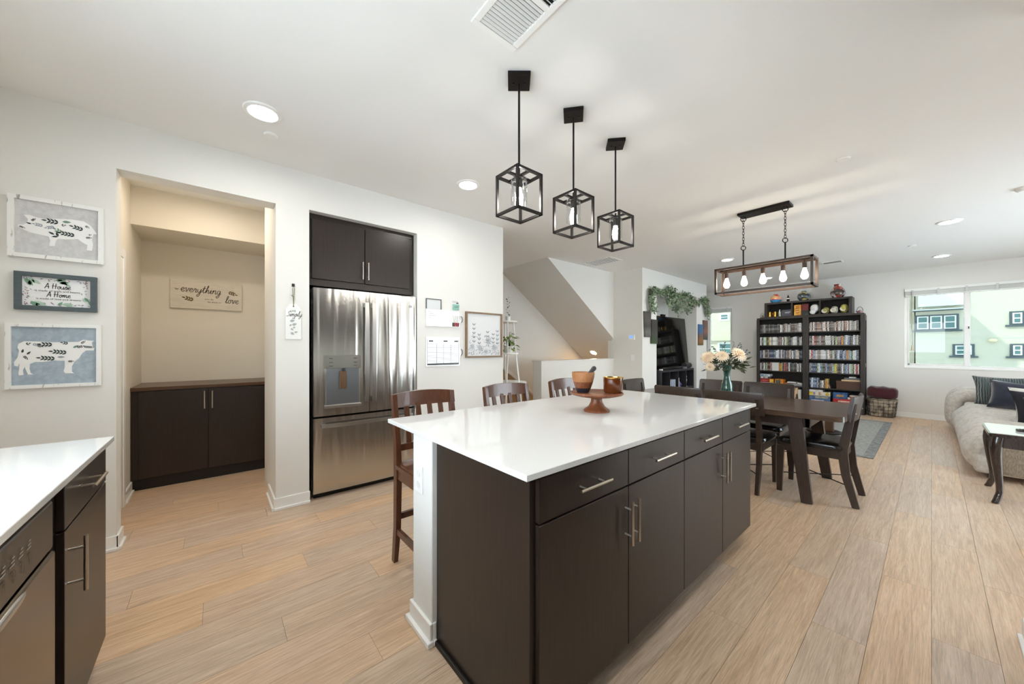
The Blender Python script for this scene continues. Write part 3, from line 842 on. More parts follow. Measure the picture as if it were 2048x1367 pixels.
for y in (0.035, 0.05, 0.235, 0.25):
    for z in (0.02, 0.05, 0.085): fpoly(b, FRF, [(y, z), (y + 0.012, z), (y + 0.012, z + 0.004), (y, z + 0.004)], 0.0112)
O('icon', b, DARK, dp)
b = nb(); disc(b, (RX - 0.0125, 1.495, 1.70), 0.017, 0.008, 20, 'x'); O('badge', b, M('badge_silver', (214, 214, 214), 0.25, 1.0), dr_, smooth=True, ang=0.5)
FB = Face((RX - 0.0035, 1.495, 1.70), (0, 1, 0), (0, 0, 1))
b = nb(); fribbon(b, FB, [(0.0135 * cos(t * 0.35), 0.0135 * sin(t * 0.35)) for t in range(19)], 0.0015)
fribbon(b, FB, catmull([(-0.001, 0.006), (-0.006, 0.007), (-0.008, 0), (-0.004, -0.006), (0, -0.002), (-0.003, -0.001)]), 0.0016); fribbon(b, FB, catmull([(0.008, 0.005), (0.004, 0.007), (0.003, 0.001), (0.006, 0.0), (0.003, -0.003), (0.006, -0.007), (0.009, -0.004)]), 0.0016)
O('badge_monogram', b, DARK, dr_)

# ================================================================== BAR STOOLS
def make_stool():
    t = T('bar_stool', 'x', 'bar stool', (0, 0, 0))
    W = 0.195
    # faces +x ; back at -x
    for s in (-1, 1):
        b = nb(); bar(b, [(-0.24, s * W, 0), (-0.205, s * W, 0.22), (-0.195, s * W, 0.55), (-0.205, s * W, 0.72), (-0.255, s * W, 1.0)], 0.030, 0.042, (0, 1, 0), [0.85, 1, 1.1, 1, 0.85]); O('leg', b, STOOLW, t)
        b = nb(); bar(b, [(0.215, s * W, 0), (0.20, s * W, 0.58)], 0.036, 0.036, (0, 1, 0), [0.8, 1.05]); O('leg', b, STOOLW, t)
        O('rung', bar(nb(), [(-0.205, s * W, 0.20), (0.21, s * W, 0.20)], 0.02, 0.034, (0, 1, 0)), STOOLW, t)
        O('side_rail', bar(nb(), [(-0.195, s * W, 0.545), (0.2, s * W, 0.545)], 0.02, 0.06, (0, 1, 0)), STOOLW, t)
    O('rung', bar(nb(), [(0.212, -W, 0.14), (0.212, W, 0.14)], 0.02, 0.04, (1, 0, 0)), STOOLW, t)
    O('rung', bar(nb(), [(-0.207, -W, 0.28), (-0.207, W, 0.28)], 0.02, 0.034, (1, 0, 0)), STOOLW, t)
    b = nb(); prism(b, rrect(0.44, 0.43, 0.05, 4), 0.575, 0.598); superell(b, (0, 0, 0.6), 0.215, 0.208, 0.018, 0.6, 0.4)
    O('seat', b, STOOLW, t, smooth=True)
    b = nb(); n = 10
    for zz, zz2 in ((0.925, 1.005),):
        top = []
        for i in range(n + 1):
            u = -1 + 2 * i / n; x = -0.235 - 0.03 * (1 - u * u)
            top.append((x, u * (W + 0.018)))
        q = nb()
        ring = [[q.verts.new((x + dx - (z - 0.925) * 0.16, y, z + (0.012 * (1 - (y / W) ** 2) if z > 0.95 else 0))) for x, y in top] for dx, z in ((-0.011, zz), (0.011, zz), (0.011, zz2), (-0.011, zz2))]
        for k in range(4):
            for i in range(n): q.faces.new((ring[k][i], ring[k][i + 1], ring[(k + 1) % 4][i + 1], ring[(k + 1) % 4][i]))
        q.faces.new([r[0] for r in ring]); q.faces.new([r[-1] for r in reversed(ring)])
        merge(b, q)
    O('top_rail', b, STOOLW, t, smooth=True, ang=0.6)
    O('lower_rail', bar(nb(), [(-0.205, -W, 0.69), (-0.215, 0, 0.69), (-0.205, W, 0.69)], 0.018, 0.04, (1, 0, 0)), STOOLW, t)
    for u in (-0.6, -0.2, 0.2, 0.6):
        O('back_slat', bar(nb(), [(-0.213, u * W, 0.70), (-0.228, u * W, 0.82), (-0.258, u * W, 0.94)], 0.030, 0.012, (0, 1, 0)), STOOLW, t)
    return t
st0 = make_stool()
lab = ['cherry wood slat back bar stool nearest the refrigerator', 'middle cherry wood bar stool at the island', 'cherry wood bar stool behind the wooden cake stand']
for i, y in enumerate((1.03, 1.71, 2.40)):
    if i == 0: s_ = st0; s_.location = (-1.85, y, 0)
    else: s_ = dup(st0, (-1.85, y, 0))
    s_['label'] = lab[i]; s_['group'] = 'bar stools along the island'

# ================================================================== ISLAND TOP OBJECTS
CT = 0.915
cs = T('cake_stand', 'round reddish wooden pedestal cake stand on the island', 'cake stand', (-1.27, 1.72, CT))
b = nb(); lathe(b, [(0, 0), (0.074, 0), (0.076, 0.008), (0.07, 0.014), (0.048, 0.03), (0.034, 0.055), (0.032, 0.075), (0.045, 0.092), (0, 0.092)], (-1.27, 1.72, CT), 28); O('pedestal', b, ACACIA, cs, smooth=True)
b = nb(); lathe(b, [(0, 0.09), (0.11, 0.09), (0.148, 0.10), (0.154, 0.107), (0.15, 0.114), (0.13, 0.112), (0, 0.109)], (-1.27, 1.72, CT), 36); O('plate', b, ACACIA, cs, smooth=True)
PZ = CT + 0.112
bw = T('mortar_bowl', 'wooden mortar bowl with dark base band on the cake stand', 'bowl', (-1.325, 1.665, PZ))
c = (-1.325, 1.665, PZ)
O('base_band', lathe(nb(), [(0, 0), (0.034, 0), (0.046, 0.026), (0, 0.026)], c, 24), NAVYB, bw, smooth=True)
O('body', lathe(nb(), [(0, 0.026), (0.046, 0.026), (0.058, 0.062), (0, 0.062)], c, 24), ACACIA, bw, smooth=True)
O('rim', lathe(nb(), [(0.058, 0.062), (0.065, 0.095), (0.066, 0.118), (0.060, 0.118), (0.056, 0.09), (0.04, 0.05), (0, 0.045)], c, 24), ACACIA2, bw, smooth=True)
O('pestle', tube(nb(), [(-1.33, 1.66, PZ + 0.06), (-1.305, 1.70, PZ + 0.11), (-1.29, 1.725, PZ + 0.14), (-1.286, 1.731, PZ + 0.147)], [0.008, 0.010, 0.015, 0.008], 12), M('pestle_stone', (52, 52, 54), 0.5), label='dark stone pestle leaning in the wooden mortar bowl', cat='pestle', smooth=True)
cn = T('candle_jar', 'amber glass candle jar with gold rim on the cake stand', 'candle', (-1.20, 1.785, PZ))
c = (-1.20, 1.785, PZ)
O('jar', lathe(nb(), [(0, 0), (0.05, 0), (0.055, 0.006), (0.056, 0.086), (0.052, 0.086), (0.052, 0.03), (0, 0.03)], c, 28), AMBER, cn, smooth=True)
O('rim', lathe(nb(), [(0.056, 0.084), (0.057, 0.09), (0.052, 0.09), (0.051, 0.084)], c, 28), M('gold', (212, 170, 96), 0.25, 1.0), cn, smooth=True)
O('wax', lathe(nb(), [(0, 0.06), (0.0515, 0.06), (0.0515, 0.055), (0, 0.055)], c, 24), M('wax', (110, 66, 36), 0.5), cn)

# ================================================================== WALL PICTURES
WOODWHITE = speck('distressed_white', (236, 236, 233), (150, 146, 142), 0.6, 14, 0.62, 0.74, sc=(1, 6, 1))
def framed(name, y0, y1, z0, z1, fw, fmat, label, canvas, x=WX, dep=0.025):
    t = T(name, label, 'picture', (x, (y0 + y1) / 2, z0))
    b = nb()
    def side(p):  # mitred polygon in (y,z)
        prism(b, p, x + 0.001, x + dep, SK)
    side([(y0, z0), (y1, z0), (y1 - fw, z0 + fw), (y0 + fw, z0 + fw)]); side([(y0, z1), (y0 + fw, z1 - fw), (y1 - fw, z1 - fw), (y1, z1)])
    side([(y0, z0), (y0 + fw, z0 + fw), (y0 + fw, z1 - fw), (y0, z1)]); side([(y1, z0), (y1, z1), (y1 - fw, z1 - fw), (y1 - fw, z0 + fw)])
    O('frame', b, fmat, t)
    cv = O('canvas', BX(x + 0.001, x + 0.012, y0 + fw, y1 - fw, z0 + fw, z1 - fw), canvas, t)
    return t, Face((x + 0.012, y0 + fw, z0 + fw), (0, 1, 0), (0, 0, 1)), y1 - y0 - 2 * fw, z1 - z0 - 2 * fw, cv
LEAFC = [M('leaf_ink_dark', (52, 66, 66), 0.7), M('leaf_ink_green', (112, 142, 124), 0.7), M('leaf_ink_grey', (150, 156, 168), 0.7), M('ink_black', (34, 36, 40), 0.6)]
ANIM = M('animal_white', (240, 240, 238), 0.7)
def sprig(bm, F, x, y, ang, n, ln, d=0.0022):
    for k in range(n):
        px, py = x + cos(ang) * k * ln * 0.62, y + sin(ang) * k * ln * 0.62
        for s in (-1, 1): fpoly(bm, F, leaf2(px, py, ln, ln * 0.42, ang + s * 0.75), d)
    fpoly(bm, F, leaf2(x + cos(ang) * n * ln * 0.62, y + sin(ang) * n * ln * 0.62, ln, ln * 0.42, ang), d)
def norm(px, w, h, x0, x1, y0, y1): return [((x - x0) / (x1 - x0) * w, (y1 - y) / (y1 - y0) * h) for x, y in px]

t, F, w_, h_, cv = framed('pig_picture', -0.885, -0.528, 1.805, 2.155, 0.022, WOODWHITE, 'white framed leafy pig silhouette on grey canvas', speck('canvas_grey', (208, 207, 206), (198, 197, 197), 0.8, 40, 0.4, 0.6))
def quad(P4, x, y):  # undo the photograph's slant: P4 = tl,tr,br,bl -> unit square
    (ax, ay), (bx, by), (cx, cy), (dx, dy) = P4
    u = (x - ax) / (bx - ax); top = ay + (by - ay) * u; bot = dy + (cy - dy) * u
    return u, 1 - (y - top) / (bot - top)
Q1 = ((190, 130), (1620, 370), (1612, 1240), (185, 1100))
pig = [(335, 425), (430, 430), (540, 470), (700, 500), (900, 490), (1150, 505), (1350, 540), (1480, 620), (1540, 700), (1590, 760), (1560, 770), (1530, 760), (1500, 860), (1520, 950), (1500, 1060), (1400, 1050), (1415, 960), (1320, 910), (1240, 850), (1080, 860), (900, 850), (865, 880), (850, 980), (745, 980), (765, 880), (740, 810), (600, 780), (430, 740), (330, 690), (240, 640), (245, 600), (320, 605), (390, 570), (400, 500)]
fpl = [quad(Q1, *p) for p in pig]
b = nb(); fshape(b, F, [(u * w_, v * h_) for u, v in fpl]); O('animal_print', b, ANIM, cv)
def prints(specs, Q):
    bs = [nb() for _ in LEAFC]
    for ci, x, y, a, n, ln in specs:
        u, v = quad(Q, x, y); sprig(bs[ci], F, u * w_, v * h_, a, n, ln)
    for bb, m in zip(bs, LEAFC):
        if len(bb.verts): O('leaf_print', bb, m, cv, kind='stuff')
        else: bb.free()
prints([(0, 900, 560, pi - 0.05, 3, 0.022), (1, 970, 545, 0.1, 0, 0.034), (0, 1330, 690, pi - 0.3, 3, 0.02), (0, 1180, 790, pi - 0.1, 4, 0.02), (0, 460, 590, 2.9, 0, 0.02), (2, 640, 620, 3.0, 3, 0.014), (2, 830, 640, 3.5, 3, 0.014), (3, 270, 630, -0.4, 3, 0.008), (0, 900, 810, 2.6, 1, 0.026), (1, 950, 740, 2.5, 2, 0.018), (3, 1380, 620, -0.6, 2, 0.009), (3, 1390, 830, 0.2, 3, 0.009), (3, 460, 530, 0.8, 3, 0.008), (3, 1440, 780, 0.2, 1, 0.008), (0, 960, 610, 0.3, 1, 0.012)], Q1)

t, F, w_, h_, cv = framed('cow_picture', -0.893, -0.538, 1.055, 1.428, 0.02, WOODWHITE, 'white framed leafy cow silhouette on blue canvas', speck('canvas_blue', (172, 186, 196), (158, 172, 184), 0.8, 30, 0.4, 0.6))
Q2 = ((215, 110), (1860, 150), (1840, 1150), (200, 1205))
cow = [(340, 430), (440, 385), (700, 390), (1000, 405), (1300, 400), (1480, 400), (1580, 360), (1700, 375), (1810, 380), (1760, 410), (1770, 460), (1815, 520), (1800, 560), (1640, 560), (1560, 610), (1500, 700), (1400, 770), (1350, 860), (1350, 950), (1395, 985), (1210, 980), (1185, 940), (1210, 860), (1205, 750), (1000, 745), (800, 770), (640, 770), (545, 810), (540, 900), (560, 970), (610, 1000), (510, 1005), (490, 960), (450, 860), (420, 920), (430, 1010), (345, 1020), (335, 980), (350, 900), (360, 790), (330, 850), (265, 840), (260, 770), (320, 690), (350, 560), (320, 500)]
b = nb(); fshape(b, F, [(u * w_, v * h_) for u, v in [quad(Q2, *p) for p in cow]]); O('animal_print', b, ANIM, cv)
prints([(0, 960, 450, pi - 0.05, 3, 0.02), (0, 1240, 600, pi - 0.15, 4, 0.02), (0, 1010, 710, pi - 0.1, 4, 0.02), (1, 1370, 510, 0.6, 0, 0.028), (0, 405, 600, 1.4, 0, 0.022), (0, 490, 630, 0.9, 0, 0.022), (3, 480, 440, 0.4, 1, 0.012), (2, 600, 440, -0.3, 3, 0.012), (3, 690, 470, -0.3, 2, 0.01), (3, 1460, 500, 0.3, 3, 0.011), (3, 1600, 490, -0.1, 5, 0.010), (3, 440, 660, -1.0, 3, 0.009), (0, 1270, 430, 2.9, 2, 0.014), (3, 1280, 760, 0, 3, 0.008), (2, 1060, 680, 0, 0, 0.03), (3, 1540, 430, 0.8, 3, 0.009)], Q2)

t, F, w_, h_, cv = framed('house_home_sign', -0.862, -0.556, 1.506, 1.722, 0.025, grain('frame_slate', (70, 82, 88), (86, 96, 98), 0.6, (8, 3, 40)), 'slate framed floral sign reading A House A Home', M('print_white', (236, 236, 236), 0.7), dep=0.03)
b = nb(); script(b, F, 'A House', w_ * 0.31, h_ * 0.63, 0.0155, 0.0030, 0.1); script(b, F, 'A Home', w_ * 0.34, h_ * 0.335, 0.0150, 0.0030, 0.1)
ftext(b, F, 'is made of walls and beams', w_ * 0.17, h_ * 0.515, 0.0155, sx=1.0); ftext(b, F, 'is made of love and dreams', w_ * 0.19, h_ * 0.235, 0.0155, sx=0.98)
O('lettering', b, LEAFC[3], cv)
GR = [M('sign_green', (120, 160, 134), 0.7), M('sign_green_light', (176, 204, 184), 0.7), M('sign_rose', (176, 120, 124), 0.7), M('sign_grey', (150, 148, 156), 0.7)]
bs = [nb() for _ in GR]
for ci, u, v, l, a in [(0, .03, .93, .05, -.9), (1, .09, .98, .04, -1.0), (1, .13, .9, .04, -.6), (0, .1, .86, .03, -1.5), (0, .47, .92, .045, .4), (1, .5, .97, .05, -.7), (0, .52, .84, .04, .2), (1, .6, .84, .03, -.6), (0, .12, .16, .045, -.9), (1, .17, .16, .05, -.5), (1, .2, .12, .04, -1.3), (0, .5, .04, .03, .9), (1, .56, .09, .045, .05), (1, .62, .03, .03, .1), (0, .9, .38, .035, -1.0), (1, .87, .35, .03, -1.1), (0, .98, .27, .03, -1.5)]:
    fpoly(bs[ci], F, leaf2(u * w_, v * h_, l, l * 0.42, a), 0.0012)
rnd = random.Random(3)
for k in range(90):
    e = rnd.random(); u = rnd.uniform(0.02, 0.98); v = rnd.choice([rnd.uniform(0.02, 0.14), rnd.uniform(0.86, 0.98)]) if e < 0.5 else rnd.uniform(0.03, 0.97)
    if e >= 0.5: u = rnd.choice([rnd.uniform(0.01, 0.13), rnd.uniform(0.84, 0.98)])
    fpoly(bs[rnd.choice([2, 3, 3])], F, leaf2(u * w_, v * h_, rnd.uniform(.008, .016), .004, rnd.uniform(0, 6)), 0.0011)
for bb, m in zip(bs, GR): O('floral_print', bb, m, cv, kind='stuff')

# pantry sign
ps = T('love_sign', 'whitewashed wood sign reading everything love above pantry cabinet', 'sign', (-5.22, -0.35, 1.7))
def PPT(u, v, x):
    t_ = 0
    d = fwd + rgt * ((u - 1024) / 707) + Vector((0, 0, (696 - v) / 707)); k = x / d.x
    return Vector((x, d.y * k, CAMH + d.z * k))
A_, C_ = PPT(340, 557, -5.2), PPT(484, 622, -5.2)
y0, y1, z0, z1 = A_.y, C_.y, C_.z, A_.z
bd_ = O('board', BX(-5.219, -5.195, y0, y1, z0, z1, 0.001), grain('whitewash', (226, 220, 208), (210, 202, 190), 0.7, (3, 2, 30)), ps)
F = Face((-5.195, y0, z0), (0, 1, 0), (0, 0, 1)); w_, h_ = y1 - y0, z1 - z0
b = nb()
hh = 0.0677 * w_
script(b, F, 'everything', w_ * 0.13, h_ * 0.60, hh, 0.0062, 0.2, -0.03); script(b, F, 'love', w_ * 0.745, h_ * 0.27, hh * 0.96, 0.0066, 0.2, -0.02)
ftext(b, F, 'let', w_ * 0.06, h_ * 0.64, 0.03); ftext(b, F, 'you do', w_ * 0.46, h_ * 0.34, 0.026); ftext(b, F, 'be done in', w_ * 0.5, h_ * 0.24, 0.026)
O('lettering', b, M('ink_brown', (92, 84, 74), 0.7), bd_)
b = nb(); sprig(b, F, w_ * 0.30, h_ * 0.31, pi - 0.28, 3, 0.034); sprig(b, F, w_ * 0.80, h_ * 0.68, -0.35, 3, 0.031)
O('leaf_print', b, M('ink_gold_brown', (104, 82, 46), 0.6), bd_, kind='stuff')

# hanging tag LIVE Simply
tg = T('wall_tag', 'white wooden tag reading Simply hung by twine', 'sign', (WX, 0.492, 1.36))
yc = 0.492
tb = O('tag_board', prism(nb(), [(yc - 0.055, 1.358), (yc + 0.055, 1.358), (yc + 0.055, 1.60), (yc + 0.02, 1.645), (yc - 0.02, 1.645), (yc - 0.055, 1.60)], WX + 0.001, WX + 0.012, SK), PWHITE, tg)
F = Face((WX + 0.012, yc - 0.055, 1.358), (0, 1, 0), (0, 0, 1))
b = nb(); script(b, F, 'Simply', 0.006, 0.185, 0.0205, 0.0026, 0.35, 0.02); ftext(b, F, 'LIVE', 0.035, 0.222, 0.02); O('lettering', b, LEAFC[3], tb)
b = nb()
for u, v, l, a in [(.045, .168, .02, .3), (.03, .145, .036, .25), (.028, .105, .022, .9), (.045, .115, .036, .35), (.036, .088, .024, -.7), (.05, .09, .022, .5), (.035, .055, .032, -.6), (.06, .055, .026, .25)]: fpoly(b, F, leaf2(u, v, l, l * 0.62, a), 0.0012)
O('leaf_print', b, M('leaf_print_grey', (172, 174, 170), 0.7), tb, kind='stuff')
b = nb(); disc(b, (WX + 0.0125, yc, 1.625), 0.005, 0.001, 12, 'x'); O('tag_hole', b, BLACKGL, tb)
b = nb(); tube(b, [(WX + 0.014, yc, 1.625), (WX + 0.012, yc - 0.004, 1.70), (WX + 0.014, yc - 0.007, 1.765), (WX + 0.016, yc, 1.79), (WX + 0.014, yc + 0.007, 1.765), (WX + 0.012, yc + 0.003, 1.70), (WX + 0.014, yc, 1.63)], 0.0022, 5)
tube(b, [(WX + 0.015, yc, 1.70), (WX + 0.02, yc - 0.016, 1.715)], 0.003, 5); O('twine', b, M('twine', (122, 120, 84), 0.8), tg)
b = nb(); tube(b, [(WX, yc, 1.792), (WX + 0.02, yc, 1.792)], 0.003, 6); box(b, WX + 0.0005, WX + 0.004, yc - 0.01, yc + 0.01, 1.785, 1.81); O('hook', b, DARK, tg)

# acrylic boards on wall
ACR = M('acrylic_white', (240, 240, 240), 0.06, coat=1.0); GREYL = M('print_dark', (90, 92, 92), 0.6)
wb = T('memo_board', 'clear acrylic memo board with small frame and markers', 'memo board', (WX, 1.86, 1.51))
pn = O('panel', BX(WX + 0.008, WX + 0.014, 1.660, 2.060, 1.515, 1.690, 0.001), ACR, wb)
O('backing', BX(WX + 0.001, WX + 0.008, 1.662, 2.04, 1.517, 1.688), PWHITE, wb)
b = nb(); F = Face((WX + 0.014, 1.66, 1.515), (0, 1, 0), (0, 0, 1))
for k in range(7): fribbon(b, F, [(0.03, 0.15 - k * 0.02), (0.05 + 0.03 * ((k * 7) % 3), 0.15 - k * 0.02)], 0.003)
O('writing', b, M('marker_grey', (180, 180, 184), 0.6), pn)
pf = T('photo_frame', 'small thin grey frame above the memo board', 'picture', (WX, 1.75, 1.69))
b = nb(); y0, y1, z0, z1 = 1.662, 1.838, 1.694, 1.800
for a in ((y0, y0 + 0.008, z0, z1), (y1 - 0.008, y1, z0, z1), (y0 + 0.008, y1 - 0.008, z1 - 0.008, z1)): box(b, WX + 0.001, WX + 0.012, *a)
O('frame', b, GREYL, pf); O('print', BX(WX + 0.001, WX + 0.006, y0 + 0.008, y1 - 0.008, z0, z1 - 0.008), M('print_pale', (214, 216, 216), 0.4), pf)
er = T('marker_caddy', 'teal eraser caddy at the corner of the memo board', 'caddy', (WX, 2.02, 1.69))
O('eraser', BX(WX + 0.001, WX + 0.02, 1.978, 2.05, 1.700, 1.730, 0.002), M('teal_felt', (140, 186, 172), 0.8), er); O('eraser', BX(WX + 0.001, WX + 0.02, 1.980, 2.052, 1.735, 1.762, 0.002), MATS['teal_felt'], er)
b = nb(); F = Face((WX + 0.002, 1.97, 1.77), (0, 1, 0), (0, 0, 1))
for k in range(4): fribbon(b, F, [(0.01 + k * 0.018, 0.03), (0.013 + k * 0.018, 0.01), (0.02 + k * 0.018, 0.01)], 0.003)
O('magnet', box(b, WX + 0.001, WX + 0.008, 2.025, 2.048, 1.772, 1.782), DARK, er)
MC = [M('marker_black', (40, 40, 48), 0.4), M('marker_red', (170, 40, 44), 0.4), M('marker_crimson', (150, 36, 50), 0.4), M('marker_wine', (140, 30, 44), 0.4)]
for k in range(4):
    y = 1.974 + k * 0.022
    mk = T('marker', ['black', 'bright red', 'crimson', 'wine red'][k] + ' tipped marker clipped to the memo board', 'marker', (WX + 0.02, y, 1.525), group='markers on the memo board')
    O('cap', tube(nb(), [(WX + 0.021, y, 1.52), (WX + 0.021, y, 1.56)], 0.0075, 8), MC[k], mk, smooth=True)
    O('barrel', tube(nb(), [(WX + 0.021, y, 1.56), (WX + 0.021, y, 1.635)], 0.0065, 8), PWHITE, mk, smooth=True)
cb = T('calendar_board', 'clear acrylic calendar board with ruled lines', 'calendar', (WX, 1.86, 1.10))
pn = O('panel', BX(WX + 0.008, WX + 0.014, 1.660, 2.062, 1.098, 1.402, 0.001), ACR, cb); O('backing', BX(WX + 0.001, WX + 0.008, 1.662, 2.06, 1.10, 1.40), PWHITE, cb)
b = nb(); F = Face((WX + 0.014, 1.66, 1.098), (0, 1, 0), (0, 0, 1))
for k in range(13): fribbon(b, F, [(0.015, 0.02 + k * 0.0175), (0.385, 0.02 + k * 0.0175)], 0.0035 if k else 0.02)
for u in (0.012, 0.12, 0.2, 0.29, 0.387): fribbon(b, F, [(u, 0.012), (u, 0.235 if 0.1 < u < 0.3 else 0.285)], 0.004)
for u in (0.03, 0.2, 0.33): fribbon(b, F, [(u, 0.262), (u + 0.05, 0.262)], 0.016)
O('ruled_lines', b, GREYL, pn)
for z in (1.60, 1.24):
    h = T('wire_hook', ('upper' if z > 1.4 else 'lower') + ' thin half ring hook beside the memo boards', 'hook', (WX, 2.085, z), group='half ring hooks')
    O('ring', tube(nb(), [(WX + 0.012, 2.072 + 0.026 * cos(a), z + 0.035 * sin(a)) for a in [-pi / 2 + pi * k / 10 for k in range(11)]], 0.0032, 6), DARK, h)
    O('mount', BX(WX + 0.001, WX + 0.014, 2.066, 2.074, z - 0.04, z + 0.04), ACR, h)
t, F, w_, h_, cv = framed('wildflower_picture', 2.135, 2.648, 1.180, 1.695, 0.018, grain('frame_brown', (122, 98, 76), (146, 120, 94), 0.6, (10, 10, 10)), 'square brown framed grey wildflower print', M('canvas_white', (226, 226, 226), 0.8), dep=0.03)
bs = [nb(), nb()]; rnd = random.Random(5)
fm = [M('flower_grey', (188, 190, 194), 0.8), M('flower_grey_dark', (150, 154, 160), 0.8)]
for (u, top, n) in ((.2, .72, 5), (.35, .48, 3), (.6, .55, 3), (.77, .5, 3), (.9, .58, 4)):
    for k in range(n):
        v = (top - k * 0.1) * h_
        for s in (-1, 1): fpoly(bs[1], F, leaf2(u * w_, v, 0.035, 0.014, pi / 2 + s * 0.7), 0.0015)
    fribbon(bs[0], F, [(u * w_, 0.02), (u * w_, top * h_)], 0.002, 0.0012)
for k in range(150):
    u = rnd.uniform(0.04, 0.96) * w_; v = (rnd.random() ** 1.5) * 0.46 * h_ + 0.01
    fpoly(bs[rnd.choice([0, 0, 1])], F, leaf2(u, v, rnd.uniform(.012, .032), rnd.uniform(.006, .012), rnd.uniform(0, pi)), 0.0014)
for (u, v, r) in ((.15, .22, .04), (.38, .18, .05), (.62, .35, .06), (.8, .2, .05), (.55, .1, .04)):
    for k in range(9): fpoly(bs[0], F, leaf2(u * w_, v * h_, r, r * 0.3, k * 2 * pi / 9), 0.0013)
for bb, m in zip(bs, fm): O('flower_print', bb, m, cv, kind='stuff')

# ================================================================== LAMPS ON THE CEILING
def recessed(x, y, label):
    t = T('ceiling_light', label, 'ceiling light', (x, y, CE - 0.012), group='recessed ceiling lights')
    O('trim_ring', lathe(nb(), [(0.072, -0.006), (0.078, -0.012), (0.098, -0.008), (0.102, -0.0005), (0.07, -0.0005), (0.072, -0.006)], (x, y, CE), 32), TRIM, t, smooth=True)
    O('diffuser', lathe(nb(), [(0, -0.0065), (0.073, -0.0065)], (x, y, CE), 28), LAMPE, t)
for x, y, l in ((-2.66, 0.23, 'round recessed ceiling light nearest the framed pictures'), (-2.66, 1.73, 'round recessed ceiling light in front of the refrigerator wall'), (0.13, 6.47, 'round recessed ceiling light above the end table'), (-2.17, 6.46, 'round recessed ceiling light near the media niche'), (0.10, 8.77, 'round recessed ceiling light close to the wide window'), (-2.2, 8.77, 'round recessed ceiling light in front of the bookcases'), (-0.2, 0.23, 'added unseen recessed light over the sink aisle'), (-0.2, 1.73, 'added unseen recessed light over the stove aisle'), (-1.43, -0.45, 'added unseen recessed light over the sink counter'), (2.0, 4.6, 'added unseen recessed light by the patio door')):
    recessed(x, y, l)  # those over the aisles, sink counter and patio door are unseen additions
# pantry lamp, warmer and weaker
t = T('ceiling_light', 'small warm ceiling light inside the pantry recess', 'ceiling light', (-4.0, -0.05, CE - 0.012))
O('trim_ring', lathe(nb(), [(0.072, -0.006), (0.078, -0.012), (0.098, -0.008), (0.102, -0.0005), (0.07, -0.0005), (0.072, -0.006)], (-4.0, -0.05, CE), 32), TRIM, t, smooth=True)
O('diffuser', lathe(nb(), [(0, -0.0065), (0.073, -0.0065)], (-4.0, -0.05, CE), 28), emis('pantry_lamp', (255, 240, 218), 85), t)
# stair light on the soffit
t = T('ceiling_light', 'small glowing light on the sloped stair soffit', 'ceiling light', (-4.72, 6.29, 1.17))
sl_ = Matrix.Rotation(math.atan(0.70), 4, 'X').inverted()
zz = CE - 0.70 * (6.29 - 4.08)
O('trim_ring', lathe(nb(), [(0.065, -0.012), (0.09, -0.008), (0.092, -0.002), (0.065, -0.002)], (-4.72, 6.29, zz), 24, sl_), TRIM, t, smooth=True)
O('diffuser', lathe(nb(), [(0, -0.010), (0.066, -0.010)], (-4.72, 6.29, zz), 24, sl_), emis('stair_lamp', (255, 214, 160), 60), t)

def plate_cap(x, y, r, label, cat, nm):
    O(nm, lathe(nb(), [(0, -0.012), (r * 0.85, -0.012), (r, -0.006), (r, -0.0005), (0, -0.0005)], (x, y, CE), 24), TRIM, label=label, cat=cat, smooth=True)
plate_cap(-2.913, 0.297, 0.042, 'small white sprinkler cover beside the picture wall light', 'sprinkler cover', 'sprinkler_cover')
plate_cap(-0.437, 3.703, 0.042, 'small white sprinkler cover right of the dining fixture', 'sprinkler cover', 'sprinkler_cover')
plate_cap(-0.18, 7.59, 0.042, 'small white sprinkler cover near the window ceiling lights', 'sprinkler cover', 'sprinkler_cover')
O('smoke_detector', lathe(nb(), [(0, -0.035), (0.05, -0.034), (0.065, -0.02), (0.068, -0.0005), (0, -0.0005)], (0.56, 5.63, CE), 24), PWHITE, label='white smoke detector on the ceiling at the right edge', cat='smoke detector', smooth=True)

